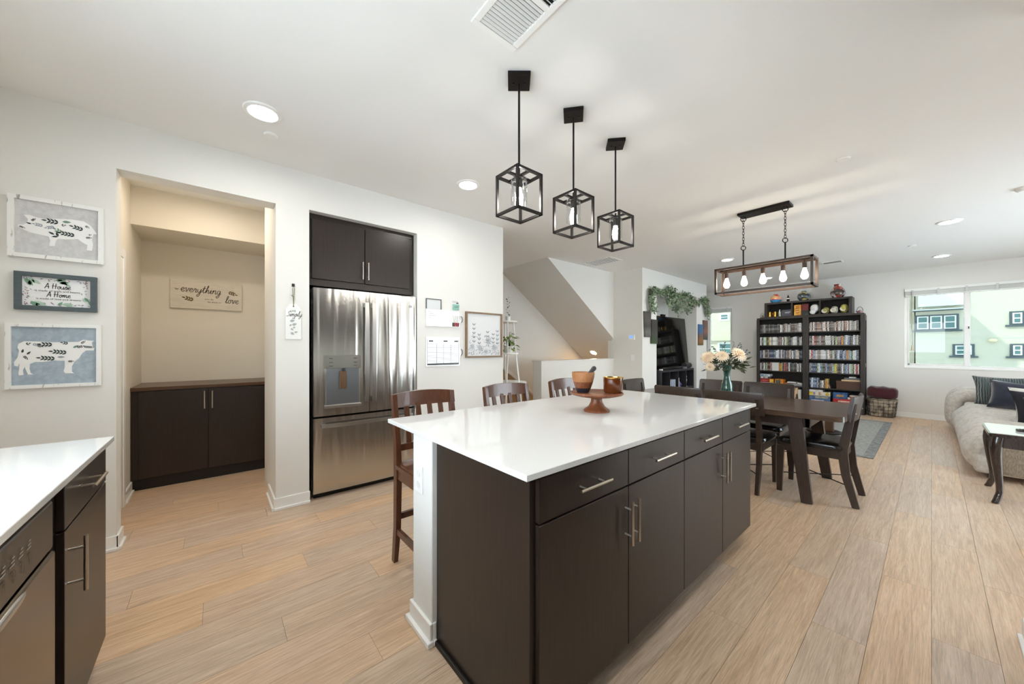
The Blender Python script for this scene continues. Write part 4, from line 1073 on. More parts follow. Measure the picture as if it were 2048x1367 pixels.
# pendants
pd = None
PR = [(-1.44, 1.263, radians(50), 'cube cage pendant nearest the camera over the island'), (-1.432, 1.705, radians(40), 'middle black cube cage pendant over the island'), (-1.445, 2.177, radians(42), 'farthest black cube cage pendant over the island')]
def pendant(x, y, rot, label):
    t = T('pendant_light', 'black ' + label if not label.startswith('middle') and not label.startswith('farthest') else label, 'pendant light', (x, y, 2.0), group='cage pendants over the island')
    cm = Matrix.Translation((x, y, 0)) @ Matrix.Rotation(rot, 4, 'Z')
    cn_ = O('canopy', box(nb(), -0.06, 0.06, -0.06, 0.06, CE - 0.024, CE - 0.0005, 0.002, 1, cm), BLK, t)
    b = nb()
    for s in (-1, 1): lathe(b, [(0, -0.006), (0.005, -0.005), (0.006, 0), (0, 0)], (x + s * 0.03 * cos(rot), y + s * 0.03 * sin(rot), CE - 0.024), 8)
    O('screw', b, BLACKGL, cn_)
    O('stem', tube(nb(), [(x, y, CE - 0.03), (x, y, 2.20)], 0.006, 10), BLK, t, smooth=True)
    z0, z1, a, e = 2.0, 2.222, 0.084, 0.0065
    b = nb()
    for sx in (-1, 1):
        for sy in (-1, 1): box(b, x + sx * a - e, x + sx * a + e, y + sy * a - e, y + sy * a + e, z0, z1)
    for z in (z0, z1 - 2 * e):
        for s in (-1, 1):
            box(b, x - a, x + a, y + s * a - e, y + s * a + e, z, z + 2 * e); box(b, x + s * a - e, x + s * a + e, y - a, y + a, z, z + 2 * e)
    O('cage', b, BLK, t)
    b = nb(); box(b, x - a, x + a, y - e, y + e, z1 - 2 * e, z1 - 0.001); box(b, x - e, x + e, y - a, y + a, z1 - 2 * e, z1 - 0.001); O('cross_bar', b, BLK, t)
    O('socket', lathe(nb(), [(0, 0), (0.018, 0), (0.018, 0.05), (0.028, 0.052), (0.028, 0.058), (0, 0.058)], (x, y, z1 - 0.072), 16), BLK, t, smooth=True)
    O('glass_shade', lathe(nb(), [(0.044, 0), (0.044, 0.135), (0.03, 0.14)], (x, y, z1 - 0.155), 24), SHADEGL, t, smooth=True)
    O('bulb', lathe(nb(), [(0, 0), (0.012, 0.003), (0.022, 0.018), (0.022, 0.034), (0.015, 0.06), (0.011, 0.078), (0, 0.078)], (x, y, z1 - 0.15), 16), BULBC, t, smooth=True)
for p_ in PR: pendant(*p_)

# linear chandelier
ch = T('chandelier', 'bronze rectangular cage chandelier with five edison bulbs', 'chandelier', (-1.145, 4.42, 1.885))
x0, x1, y0, y1, z0, z1, e = -1.573, -0.717, 4.30, 4.54, 1.887, 2.170, 0.010
b = nb()
for x in (x0 + e, x1 - e):
    for y in (y0 + e, y1 - e): box(b, x - e, x + e, y - e, y + e, z0, z1)
for z in (z0, z1 - 2 * e):
    for y in (y0, y1 - 2 * e): box(b, x0, x1, y, y + 2 * e, z, z + 2 * e)
    for x in (x0, x1 - 2 * e): box(b, x, x + 2 * e, y0, y1, z, z + 2 * e)
O('cage', b, BRONZE, ch)
O('centre_bar', BX(x0, x1, 4.41, 4.43, z1 - 0.02, z1 - 0.001), BRONZE, ch)
for k in range(5):
    x = -1.145 + (k - 2) * 0.172
    sk_ = O('socket', lathe(nb(), [(0, 0), (0.019, 0), (0.019, 0.055), (0.008, 0.062), (0.008, 0.085), (0, 0.085)], (x, 4.42, z1 - 0.10), 14), BRONZE, ch, smooth=True)
    O('bulb', lathe(nb(), [(0, 0), (0.016, 0.003), (0.029, 0.02), (0.031, 0.036), (0.024, 0.065), (0.014, 0.098), (0.013, 0.11), (0, 0.11)], (x, 4.42, z1 - 0.208), 16), BULBW, sk_, smooth=True)
O('canopy', BX(-1.36, -0.905, 4.335, 4.505, CE - 0.025, CE - 0.0005, 0.003), BLK, ch)
for x in (-1.325, -0.955):
    st = O('stem', tube(nb(), [(x, 4.42, z1 - 0.01), (x, 4.42, 2.36)], 0.007, 10), BLK, ch, smooth=True)
    def ring(c, r1, r2, th, ang):
        return [(c[0] + r1 * cos(a) * cos(ang), c[1] + r1 * cos(a) * sin(ang), c[2] + r2 * sin(a)) for a in [2 * pi * k / 12 for k in range(12)]]
    b = nb(); tube(b, ring((x, 4.42, 2.378), 0.024, 0.024, 0, 0.7), 0.004, 6, closed=True); tube(b, ring((x, 4.42, CE - 0.05), 0.027, 0.027, 0, 0.7), 0.004, 6, closed=True); O('hanging_ring', b, BLK, ch, smooth=True)
    b = nb(); z = 2.398; k = 0
    while z < CE - 0.075:
        tube(b, ring((x, 4.42, z + 0.016), 0.009, 0.02, 0, 0.7 + (pi / 2) * (k % 2)), 0.0026, 5, closed=True); z += 0.031; k += 1
    O('chain', b, BLK, ch, smooth=True)

# vents
VENTD = M('vent_dark', (30, 30, 30), 0.8)
def vent(x0, x1, y0, y1, n, label, along='y', split=False):
    t = T('ceiling_vent', label, 'vent', ((x0 + x1) / 2, (y0 + y1) / 2, CE - 0.015))
    f = 0.03 if split else 0.022
    b = nb()
    box(b, x0, x0 + f, y0, y1, CE - 0.01, CE - 0.0005, 0.002); box(b, x1 - f, x1, y0, y1, CE - 0.01, CE - 0.0005, 0.002)
    box(b, x0 + f, x1 - f, y0, y0 + f, CE - 0.01, CE - 0.0005, 0.002); box(b, x0 + f, x1 - f, y1 - f, y1, CE - 0.01, CE - 0.0005, 0.002)
    if split: box(b, (x0 + x1) / 2 - 0.012, (x0 + x1) / 2 + 0.012, y0 + f, y1 - f, CE - 0.01, CE - 0.001)
    O('vent_frame', b, TRIM, t); O('duct_shade_sheet', BX(x0 + f, x1 - f, y0 + f, y1 - f, CE - 0.001, CE - 0.0005), VENTD, t)  # flat dark sheet stands in for the shade inside the duct
    for k in range(n):
        if along == 'y':
            xx = x0 + f + (x1 - x0 - 2 * f) * (k + 0.5) / n
            tilt = (-0.75 if xx < (x0 + x1) / 2 else 0.75) if split else -0.75
            mt = Matrix.Translation((xx, 0, CE - 0.006)) @ Matrix.Rotation(tilt, 4, 'Y')
            O('louver', box(nb(), -0.0062, 0.0062, y0 + f, y1 - f, -0.0006, 0.0006, 0, 1, mt), TRIM, t)
        else:
            yy = y0 + f + (y1 - y0 - 2 * f) * (k + 0.5) / n
            mt = Matrix.Translation((0, yy, CE - 0.006)) @ Matrix.Rotation(0.5, 4, 'X')
            O('louver', box(nb(), x0 + f, x1 - f, -0.006, 0.006, -0.0006, 0.0006, 0, 1, mt), TRIM, t)
vent(-1.322, -0.80, 0.872, 1.122, 26, 'white louvered ceiling vent above the island', 'y', True)
vent(-3.85, -3.28, 4.80, 5.15, 11, 'white slotted ceiling vent beside the stair soffit', 'y')
vent(-1.22, -0.95, 7.90, 8.10, 6, 'small white ceiling vent behind the chandelier', 'x')

# ================================================================== DINING SET
TZ = 0.752
dt = T('dining_table', 'long dark walnut dining table with splayed slab legs', 'dining table', (-1.415, 4.20, 0))
b = nb(); prism(b, rrect(1.97, 1.02, 0.07, 6, -1.415, 4.20), TZ - 0.042, TZ); O('tabletop', b, TABLEW, dt, smooth=True, ang=0.4)
b = nb(); box(b, -2.2, -0.66, 3.80, 3.825, 0.62, 0.71); box(b, -2.2, -0.66, 4.575, 4.6, 0.62, 0.71); box(b, -2.2, -2.175, 3.8, 4.6, 0.62, 0.71); box(b, -0.685, -0.66, 3.8, 4.6, 0.62, 0.71); O('apron', b, DINEW, dt)
for sx in (-1, 1):
    for sy in (-1, 1):
        O('leg', bar(nb(), [(-1.415 + sx * 0.75, 4.20 + sy * 0.44, 0), (-1.415 + sx * 0.655, 4.20 + sy * 0.385, 0.708)], 0.095, 0.05, (1, 0, 0), [0.78, 1.1]), DINEW, dt)

def make_chair():
    t = T('dining_chair', 'x', 'dining chair', (0, 0, 0))
    # faces +y
    for s in (-1, 1):
        O('leg', bar(nb(), [(s * 0.195, -0.285, 0), (s * 0.195, -0.225, 0.25), (s * 0.195, -0.205, 0.44), (s * 0.195, -0.235, 0.62), (s * 0.195, -0.272, 0.84)], 0.032, 0.055, (1, 0, 0), [0.8, 1, 1.15, 1, 0.8]), DINEW, t)
        O('leg', bar(nb(), [(s * 0.205, 0.215, 0), (s * 0.205, 0.205, 0.41)], 0.034, 0.05, (1, 0, 0), [0.75, 1.1]), DINEW, t)
        O('side_rail', bar(nb(), [(s * 0.205, -0.2, 0.405), (s * 0.205, 0.21, 0.405)], 0.022, 0.065, (1, 0, 0)), DINEW, t)
    O('front_rail', BX(-0.2, 0.2, 0.2, 0.222, 0.372, 0.438), DINEW, t); O('rear_rail', BX(-0.19, 0.19, -0.215, -0.195, 0.372, 0.438), DINEW, t)
    for s in (-1, 1): O('brace_rod', tube(nb(), [(-s * 0.2, -0.25, 0.165), (s * 0.203, 0.21, 0.165)], 0.0045, 6), BLK, t)
    b = nb(); superell(b, (0, 0.0, 0.462), 0.238, 0.232, 0.036, 0.55, 0.3, 32, 10); O('seat', b, LEATHER, t, smooth=True)
    # curved solid back panel
    q = nb(); n = 12; cols = []
    for i in range(n + 1):
        u = -1 + 2 * i / n; yb = -0.265 - 0.028 * (1 - u * u) + 0.0
        cols.append((u * 0.24, yb))
    prof = [(0.69, 0.024), (0.875, -0.004), (0.892, -0.007)]
    ring = []
    for dy in (-0.011, 0.011):
        for z, sh in (prof if dy < 0 else prof[::-1]):
            ins = 0.0 if z < 0.88 else 0.012
            ring.append([q.verts.new((x * (1 - ins / 0.24), y + sh + dy * (0.6 if z > 0.88 else 1), z)) for x, y in cols])
    m_ = len(ring)
    for k in range(m_):
        for i in range(n): q.faces.new((ring[k][i], ring[k][i + 1], ring[(k + 1) % m_][i + 1], ring[(k + 1) % m_][i]))
    q.faces.new([r[0] for r in ring]); q.faces.new([r[-1] for r in reversed(ring)])
    bk = O('backrest', q, DINEW, t, smooth=True, ang=0.6)
    O('bolt', box(box(nb(), -0.205, -0.185, -0.288, -0.255, 0.755, 0.763), 0.185, 0.205, -0.288, -0.255, 0.755, 0.763), NICK, bk)
    return t
c0 = make_chair()
CH = [(-1.18, 3.915, 0, 'dining chair on the island side nearest the right table end'), (-1.69, 3.915, 0, 'dining chair on the island side behind the cake stand'), (-1.195, 4.535, pi, 'dining chair on the bookcase side right of the flower vase'), (-1.69, 4.535, pi, 'dining chair on the bookcase side behind the flower vase'), (-0.675, 4.13, pi / 2, 'dining chair at the right table end facing the stairs'), (-2.20, 4.11, -pi / 2, 'dining chair at the left table end near the half wall')]
for i, (x, y, r, l) in enumerate(CH):
    c_ = c0 if i == 0 else dup(c0, (x, y, 0), r)
    if i == 0: c_.location = (x, y, 0); c_.rotation_euler = (0, 0, r)
    c_['label'] = 'dark ' + l; c_['group'] = 'dining chairs around the table'

# vase of flowers
VX, VY = -1.43, 4.25
vs = T('glass_vase', 'green teal glass vase on the dining table', 'vase', (VX, VY, TZ))
VGL = M('teal_glass', (58, 108, 96), 0.08, trans=0.45, coat=0.3)
O('body', lathe(nb(), [(0, 0.0), (0.05, 0.0), (0.057, 0.02), (0.058, 0.09), (0.05, 0.15), (0.033, 0.20), (0.029, 0.23), (0.033, 0.28), (0.048, 0.35), (0.046, 0.352), (0.03, 0.28), (0.026, 0.23), (0.03, 0.2), (0.046, 0.15), (0.053, 0.09), (0.05, 0.01), (0, 0.008)], (VX, VY, TZ), 28), VGL, vs, smooth=True)
bq = T('flower_bouquet', 'cream dahlia bouquet with eucalyptus in the glass vase', 'flowers', (VX, VY, TZ + 0.02))
rnd = random.Random(11)
PET = speck('petal_cream', (247, 230, 204), (234, 198, 152), 0.6, 14, 0.4, 0.75); LF = [M('euc_green', (62, 74, 48), 0.55), M('euc_grey', (98, 108, 112), 0.6)]
R3, U3 = rgt, Vector((0, 0, 1)); D3 = -fwd
def petal_flower(c, nrm, r, par):
    b = nb(); nrm = nrm.normalized(); x, y = frame_of(nrm)
    for ly in range(4):
        n = 19 - ly * 3; rr = r * (1.08 - ly * 0.2) * rnd.uniform(0.95, 1.05); el = 0.05 + ly * 0.34
        for k in range(n):
            a = 2 * pi * k / n + ly * 0.3
            d = (x * cos(a) + y * sin(a)); sd = nrm.cross(d)
            tip = c + (d * cos(el) + nrm * sin(el)) * rr; mid = c + (d * cos(el) + nrm * sin(el)) * rr * 0.55 + nrm * 0.012 * r / 0.06
            w_ = rr * 0.13
            v = [b.verts.new(c + d * r * 0.06), b.verts.new(mid + sd * w_), b.verts.new(tip), b.verts.new(mid - sd * w_)]
            b.faces.new(v)
    O('blossom', b, PET, par, smooth=False)
def at(du, dv, dd): return Vector((VX, VY, 0)) + R3 * du + D3 * dd + U3 * dv
fls = [((-0.235, 1.185, 0.05), 0.075), ((-0.115, 1.20, 0.10), 0.07), ((0.065, 1.215, 0.09), 0.088), ((-0.215, 1.085, 0.06), 0.055), ((0.13, 1.225, -0.02), 0.06), ((-0.05, 1.19, -0.10), 0.06)]
neck = Vector((VX, VY, TZ + 0.33))
sb = nb()
for (du, dv, dd), r in fls:
    c = at(du, dv, dd); tube(sb, [Vector((VX, VY, TZ + 0.05)) + R3 * du * 0.08, neck + R3 * du * 0.1, (neck + c) / 2 + U3 * 0.02, c], 0.0025, 5)
    petal_flower(c, (c - neck) * 0.5 + D3 * 0.09 + U3 * 0.02, r, bq)
def leafmesh(b, c, d, nrm, ln, wd):
    d = d.normalized(); s = d.cross(nrm).normalized(); n2 = s.cross(d)
    v = [b.verts.new(c), b.verts.new(c + d * ln * 0.45 + s * wd / 2 + n2 * ln * 0.06), b.verts.new(c + d * ln), b.verts.new(c + d * ln * 0.45 - s * wd / 2 + n2 * ln * 0.06)]
    b.faces.new(v)
lb = [nb(), nb()]
for k in range(150):
    a = rnd.uniform(0, 2 * pi); el = rnd.uniform(-0.25, 1.0)
    d = Vector((cos(a) * cos(el), sin(a) * cos(el), sin(el) * 0.7)); ln = rnd.uniform(0.06, 0.2)
    c = neck + d * ln
    leafmesh(lb[0], c, d + Vector((0, 0, rnd.uniform(-0.7, 0.3))), Vector((rnd.uniform(-1, 1), rnd.uniform(-1, 1), 1)), rnd.uniform(0.05, 0.09), rnd.uniform(0.028, 0.042))
for du, dv in [(-0.13, 1.31), (-0.05, 1.33), (0.0, 1.335), (0.06, 1.345), (0.10, 1.33), (0.15, 1.32), (0.2, 1.27), (0.24, 1.25), (0.26, 1.22), (0.2, 1.2), (-0.2, 1.26), (0.12, 1.14), (-0.16, 1.12)]:
    dd = rnd.uniform(-0.08, 0.08); c = at(du, dv, dd); tube(sb, [neck, (neck + c) / 2 + U3 * 0.01, c], 0.0018, 4)
    for k in range(12):
        p = neck.lerp(c, 0.45 + 0.55 * k / 11); leafmesh(lb[1], p, Vector((rnd.uniform(-1, 1), rnd.uniform(-1, 1), rnd.uniform(-0.6, 1))), Vector((rnd.uniform(-1, 1), rnd.uniform(-1, 1), 0.5)), rnd.uniform(0.018, 0.03), rnd.uniform(0.014, 0.022))
O('stems', sb, LF[0], bq)
O('leaves', lb[0], LF[0], bq, kind='stuff'); O('eucalyptus_leaves', lb[1], LF[1], bq, kind='stuff')
# ================================================================== BOOKCASES
BY0, BY1 = 9.53, 9.845
def bookcase(x0, x1, label):
    t = T('bookcase', label, 'bookcase', ((x0 + x1) / 2, (BY0 + BY1) / 2, 0), group='tall dark bookcases')
    for a, s in ((x0, 1), (x1, -1)):
        xa, xb = min(a, a + s * 0.048), max(a, a + s * 0.048)
        O('side_panel', box(box(nb(), min(a, a + s * 0.018), max(a, a + s * 0.018), BY0 + 0.02, BY1, 0, 1.93), xa, xb, BY0, BY0 + 0.022, 0, 1.93, 0.001), SHELFW, t)
    O('back_panel', BX(x0 + 0.018, x1 - 0.018, BY1 - 0.01, BY1, 0.05, 1.93), SHELFB, t)
    O('top', BX(x0, x1, BY0 - 0.006, BY1, 1.93, 1.968, 0.002), SHELFW, t)
    O('plinth', BX(x0 + 0.048, x1 - 0.048, BY0 + 0.01, BY1 - 0.012, 0.0, 0.10), SHELFW, t)
    for z in (0.47, 0.785, 1.06, 1.352, 1.635): O('shelf', BX(x0 + 0.018, x1 - 0.018, BY0 + 0.022, BY1 - 0.012, z - 0.022, z), SHELFW, t)
    for xx in ((x1,) if x1 > -1.2 else (x0,)):
        s = 1 if xx == x1 else -1
        b = nb()
        for (ya, yb, za, zb) in ((BY0 + 0.02, BY0 + 0.07, 0, 1.93), (BY1 - 0.06, BY1, 0, 1.93), (BY0 + 0.07, BY1 - 0.06, 0, 0.1), (BY0 + 0.07, BY1 - 0.06, 1.83, 1.93), (BY0 + 0.07, BY1 - 0.06, 0.92, 0.99)):
            box(b, min(xx, xx + s * 0.012), max(xx, xx + s * 0.012), ya, yb, za, zb)
        O('side_trim', b, SHELFW, t)
    return t
BL, BM, BR = -2.585, -1.712, -0.838
bookcase(BL, BM - 0.001, 'left tall dark bookcase behind the dining chairs'); bookcase(BM + 0.001, BR, 'right tall dark bookcase beside the blanket basket')
hu = T('hutch_shelf', 'low dark three compartment shelf on top of bookcases', 'shelf', (-1.72, 9.68, 1.968))
hx0, hx1, hz0, hz1 = -2.44, -1.0, 1.969, 2.303
O('top', BX(hx0, hx1, BY0, BY1, hz1 - 0.04, hz1, 0.002), SHELFW, hu); O('bottom', BX(hx0, hx1, BY0, BY1, hz0, hz0 + 0.02), SHELFW, hu)
O('back_panel', BX(hx0 + 0.02, hx1 - 0.02, BY1 - 0.01, BY1, hz0 + 0.02, hz1 - 0.04), SHELFB, hu)
for a, c in ((hx0, hx0 + 0.05), (hx1 - 0.05, hx1)): O('side_panel', BX(a, c, BY0, BY1, hz0 + 0.02, hz1 - 0.04), SHELFW, hu)
for x in (-1.945, -1.484): O('divider', BX(x - 0.012, x + 0.012, BY0 + 0.01, BY1 - 0.01, hz0 + 0.02, hz1 - 0.04), SHELFW, hu)
# ---- media cases
def spine(name, c, c2):
    m = M(name, c, 0.35)
    n = noise(m, coords(m, (60, 60, 45)), 1.0, 2, 0.7); oi = N(m, 'ShaderNodeObjectInfo')
    ad = N(m, 'ShaderNodeVectorMath', operation='ADD'); L(m, n.inputs['Vector'].links[0].from_socket, ad.inputs[0])
    ml = N(m, 'ShaderNodeVectorMath', operation='SCALE'); ml.inputs['Scale'].default_value = 3.0; L(m, oi.outputs['Location'], ml.inputs[0]); L(m, ml.outputs[0], ad.inputs[1]); L(m, ad.outputs[0], n.inputs['Vector'])
    r = ramp(m, n.outputs[0], [(0.54, c), (0.60, c2), (0.70, c)]); L(m, r.outputs[0], BS(m).inputs['Base Color'])
    return m
SPC = {'grey': [((84, 82, 80), (200, 198, 196)), ((160, 158, 155), (48, 44, 42)), ((216, 214, 212), (96, 88, 84)), ((44, 42, 42), (186, 182, 178)), ((232, 231, 229), (80, 80, 84)), ((104, 92, 86), (212, 206, 200))],
       'warm': [((150, 112, 96), (226, 220, 214)), ((206, 198, 188), (96, 70, 60)), ((92, 62, 52), (206, 190, 172)), ((222, 214, 206), (130, 66, 56))],
       'blue': [((96, 116, 146), (222, 228, 232)), ((166, 178, 194), (44, 56, 82)), ((222, 226, 230), (96, 112, 140)), ((52, 66, 96), (200, 208, 214))],
       'odd': [((214, 196, 90), (120, 100, 50)), ((170, 190, 140), (70, 90, 60)), ((170, 60, 50), (220, 200, 190)), ((206, 140, 60), (90, 50, 30)), ((60, 110, 80), (200, 200, 180))],
       'dark': [((46, 46, 48), (170, 170, 172)), ((58, 54, 52), (200, 196, 190)), ((36, 36, 40), (140, 140, 146))]}
SPM = {k: [spine('spine_%s_%d' % (k, i), a, c) for i, (a, c) in enumerate(v)] for k, v in SPC.items()}
cm_ = {}
rnd = random.Random(21)
CNAME = {'grey': ['grey', 'light grey', 'pale', 'charcoal', 'whitish', 'taupe'], 'warm': ['rust', 'beige', 'brown', 'cream'], 'blue': ['blue', 'light blue', 'pale blue', 'navy'], 'odd': ['yellow', 'green', 'red', 'orange', 'dark green'], 'dark': ['black', 'brown black', 'jet black']}
ORD = ['zeroth', 'first', 'second', 'third', 'fourth', 'fifth', 'sixth', 'seventh', 'eighth', 'ninth', 'tenth', 'eleventh', 'twelfth', 'thirteenth', 'fourteenth', 'fifteenth', 'sixteenth', 'seventeenth', 'eighteenth', 'nineteenth', 'twentieth'] + ['twenty-' + q for q in ('first', 'second', 'third', 'fourth', 'fifth', 'sixth', 'seventh', 'eighth', 'ninth')] + ['thirtieth'] + ['thirty-' + q for q in ('first', 'second', 'third', 'fourth', 'fifth', 'sixth', 'seventh', 'eighth', 'ninth')] + ['fortieth'] + ['forty-' + q for q in ('first', 'second', 'third', 'fourth', 'fifth')]
def media(x, z, th, h, fam, label, group, tilt=0.0):
    i = rnd.randrange(len(SPM[fam])); label = label.replace('COL', CNAME[fam][i]); key = (round(th, 4), round(h, 3), fam, i)
    if key not in cm_:
        bb = BX(-th / 2 + 0.0006, th / 2 - 0.0006, 0, 0.135, 0, h, 0.0008); me = bpy.data.meshes.new('media_case'); bb.to_mesh(me); bb.free(); me.materials.append(SPM[fam][i]); cm_[key] = me
    o = bpy.data.objects.new('media_case', cm_[key]); COL.objects.link(o); o.location = (x, BY0 + 0.032 + rnd.uniform(0, 0.008), z); o.rotation_euler = (0, tilt, 0)
    tag(o, label, 'media case', group)
NTH = [0.018, 0.0225, 0.027]
rows = [('left', BL + 0.05, BM - 0.05, 1.635, 'top', 0.190, ['grey', 'grey', 'warm', 'dark', 'grey', 'grey'], 'top shelf'), ('left', BL + 0.05, BM - 0.05, 1.352, 'second', 0.185, ['grey', 'warm', 'blue', 'grey', 'grey', 'grey', 'dark', 'odd', 'grey'], 'second shelf'),
        ('left', BL + 0.05, BM - 0.05, 1.06, 'third', 0.19, ['grey', 'blue', 'grey', 'warm', 'grey', 'grey'], 'third shelf'), ('left', BL + 0.05, BM - 0.05, 0.785, 'fourth', 0.185, ['dark', 'dark', 'grey', 'dark', 'grey', 'grey', 'odd'], 'fourth shelf'),
        ('right', BM + 0.05, BR - 0.05, 1.635, 'top', 0.195, ['grey', 'grey', 'warm', 'grey', 'warm'], 'top shelf'), ('right', BM + 0.05, BR - 0.05, 1.352, 'second', 0.19, ['grey', 'blue', 'warm', 'grey', 'grey', 'blue', 'grey', 'odd'], 'second shelf'),
        ('right', BM + 0.05, BR - 0.05, 1.06, 'third', 0.19, ['blue', 'grey', 'blue', 'grey', 'blue', 'warm', 'odd'], 'third shelf'), ('right', BM + 0.05, BR - 0.05, 0.785, 'fourth', 0.19, ['blue', 'blue', 'grey', 'grey', 'blue', 'grey', 'odd'], 'fourth shelf')]
for side, xa, xb, z, _, h, fams, sh in rows:
    x = xa + 0.004; cnt = 0
    while x < xb - 0.026:
        th = rnd.choice(NTH) + (0.0 if side == 'left' else 0.001); hh_ = h - rnd.choice([0, 0, 0, 0.008, 0.02])
        cnt += 1
        if side == 'left' and z == 0.785 and -2.31 < x < -2.18:
            x = -2.175; continue
        media(x + th / 2, z, th, hh_, rnd.choice(fams), 'COL media case, %s from left on the %s bookcase %s' % (ORD[cnt], side, sh), 'media cases, %s bookcase %s' % (side, sh)); x += th
O('media_box', BX(-2.305, -2.182, BY0 + 0.03, BY0 + 0.17, 0.785, 0.965, 0.001), M('box_pale', (206, 206, 204), 0.5), label='pale grey boxed set on the left bookcase fourth shelf', cat='box')
x = BM + 0.06
for k in range(12):
    th = rnd.choice(NTH); media(x + th / 2, 0.47, th, 0.2 if k < 6 else (0.15 if k < 10 else 0.19), 'blue' if k < 6 else ('grey' if k < 10 else 'odd'), 'COL media case, %s from left in the short fifth shelf row' % ORD[k + 1], 'media cases, right bookcase fifth shelf'); x += th
media(x + 0.028, 0.4745, 0.018, 0.18, 'warm', 'COL leaning media case at the end of the short shelf row', None, -0.36)

def gbox(x0, x1, z0, z1, c, label, dep=0.24, band=None, txt=None, tcol=(240, 240, 236), rz=0.0):
    nm = 'game_box'; t = T(nm, label, 'game box', ((x0 + x1) / 2, BY0 + 0.03 + dep / 2, z0))
    key = 'gb_%d_%d_%d' % c
    m = MATS.get(key) or speck(key, c, tuple(max(0, v - 26) for v in c), 0.45, 25, 0.45, 0.6)
    bx_ = O('carton', BX(x0, x1, BY0 + 0.03, BY0 + 0.03 + dep, z0 + 0.0005, z1, 0.001), m, t)
    F = Face((x0, BY0 + 0.03, z0), (1, 0, 0), (0, 0, 1))
    if band:
        for (u0, u1, v0, v1, bc) in band:
            k2 = 'gb_%d_%d_%d' % bc; m2 = MATS.get(k2) or speck(k2, bc, tuple(max(0, v - 26) for v in bc), 0.45, 25, 0.45, 0.6)
            b = nb(); W_, H_ = x1 - x0, z1 - z0; fpoly(b, F, [(u0 * W_, v0 * H_), (u1 * W_, v0 * H_), (u1 * W_, v1 * H_), (u0 * W_, v1 * H_)], 0.001); O('printed_panel', b, m2, bx_)
    return t
# left bookcase fifth shelf (z .47)
gbox(-2.53, -2.27, 0.47, 0.515, (226, 224, 222), 'white game box at the bottom of the left shelf stack', band=[(0, 1, .3, .6, (90, 90, 130))])
gbox(-2.53, -2.27, 0.515, 0.60, (150, 42, 40), 'dark red and yellow game box in the left shelf stack', band=[(.7, .98, .1, .9, (226, 190, 60)), (.05, .6, .35, .65, (200, 90, 80))])
gbox(-2.53, -2.38, 0.60, 0.645, (120, 110, 104), 'small grey game box on the red game box', band=[(.1, .4, .2, .8, (220, 216, 210)), (.55, .95, .2, .8, (200, 196, 190))])
gbox(-2.53, -2.35, 0.645, 0.70, (206, 212, 216), 'pale blue game box topmost of the left shelf stack', band=[(.05, .4, .2, .8, (80, 120, 150)), (.45, .9, .3, .7, (150, 160, 170))])
gbox(-2.25, -2.10, 0.47, 0.60, (226, 140, 40), 'orange square game box on the left bookcase shelf', dep=0.2, band=[(.1, .66, .3, .9, (80, 92, 84)), (.1, .4, .05, .25, (60, 50, 40))])
O('small_box', BX(-2.09, -2.02, BY0 + 0.04, BY0 + 0.2, 0.47, 0.525, 0.001), M('tan_box', (170, 110, 60), 0.6), label='small tan box right of the orange game box', cat='box')
O('magazine', BX(-2.01, -1.775, BY0 + 0.03, BY0 + 0.22, 0.47, 0.492, 0.001), M('mag_grey', (120, 126, 130), 0.4), label='grey magazine at the bottom of the shelf stack', cat='magazine')
O('magazine', BX(-2.012, -1.775, BY0 + 0.03, BY0 + 0.22, 0.4925, 0.515, 0.001), M('mag_light', (170, 174, 176), 0.4), label='light grey magazine in the middle of the shelf stack', cat='magazine')
mg = T('magazine', 'white curling magazine topmost of the shelf stack', 'magazine', (-1.9, 9.65, 0.515))
b = nb(); bar(b, [(-2.03, BY0 + 0.11, 0.545), (-1.96, BY0 + 0.11, 0.548), (-1.87, BY0 + 0.11, 0.540), (-1.78, BY0 + 0.11, 0.522)], 0.16, 0.022, (0, 1, 0)); O('pages', b, M('mag_white', (228, 226, 222), 0.4), mg)
b = nb(); disc(b, (-1.865, BY0 + 0.029, 0.542), 0.012, -0.001, 14, 'y'); O('cover_mark', b, DARK, mg)
# left bookcase bottom
gbox(-1.93, -1.80, 0.10, 0.20, (216, 214, 210), 'white box at the foot of the left bookcase', band=[(0, 1, .1, .5, (190, 190, 186))])
O('book', BX(-1.845, -1.79, BY0 + 0.03, BY0 + 0.2, 0.20, 0.40, 0.001), M('book_white', (222, 220, 216), 0.5), label='white book standing at foot of the left bookcase', cat='book')
O('book', BX(-1.91, -1.85, BY0 + 0.03, BY0 + 0.2, 0.20, 0.44, 0.001), speck('book_mixed', (226, 190, 150), (60, 40, 40), 0.5, 9, 0.45, 0.55), label='tan and dark book standing beside the white book', cat='book')
# right bookcase fifth shelf: wooden box with papers
kb = T('keepsake_box', 'brown wooden box on the right bookcase fifth shelf', 'box', (-1.05, 9.66, 0.47))
O('box_body', BX(-1.235, -0.892, BY0 + 0.03, BY0 + 0.26, 0.4705, 0.60, 0.002), grain('box_walnut', (70, 46, 34), (92, 62, 46), 0.5, (3, 3, 30)), kb); O('box_lid', BX(-1.24, -0.888, BY0 + 0.027, BY0 + 0.263, 0.6, 0.632, 0.002), MATS['box_walnut'], kb)
for z0, z1, x0, c, l in ((0.6325, 0.66, -1.16, (222, 190, 146), 'tan folder lying on the brown wooden box'), (0.6605, 0.70, -1.12, (110, 112, 112), 'grey folder stacked on the tan folder'), (0.7005, 0.72, -1.05, (206, 206, 204), 'small white booklet on top of the folders')):
    O('folder', BX(x0, -0.895 if z0 < 0.7 else -0.95, BY0 + 0.035, BY0 + 0.24, z0, z1, 0.001), M('folder_%d' % int(z0 * 1e4), c, 0.6), label=l, cat='folder')
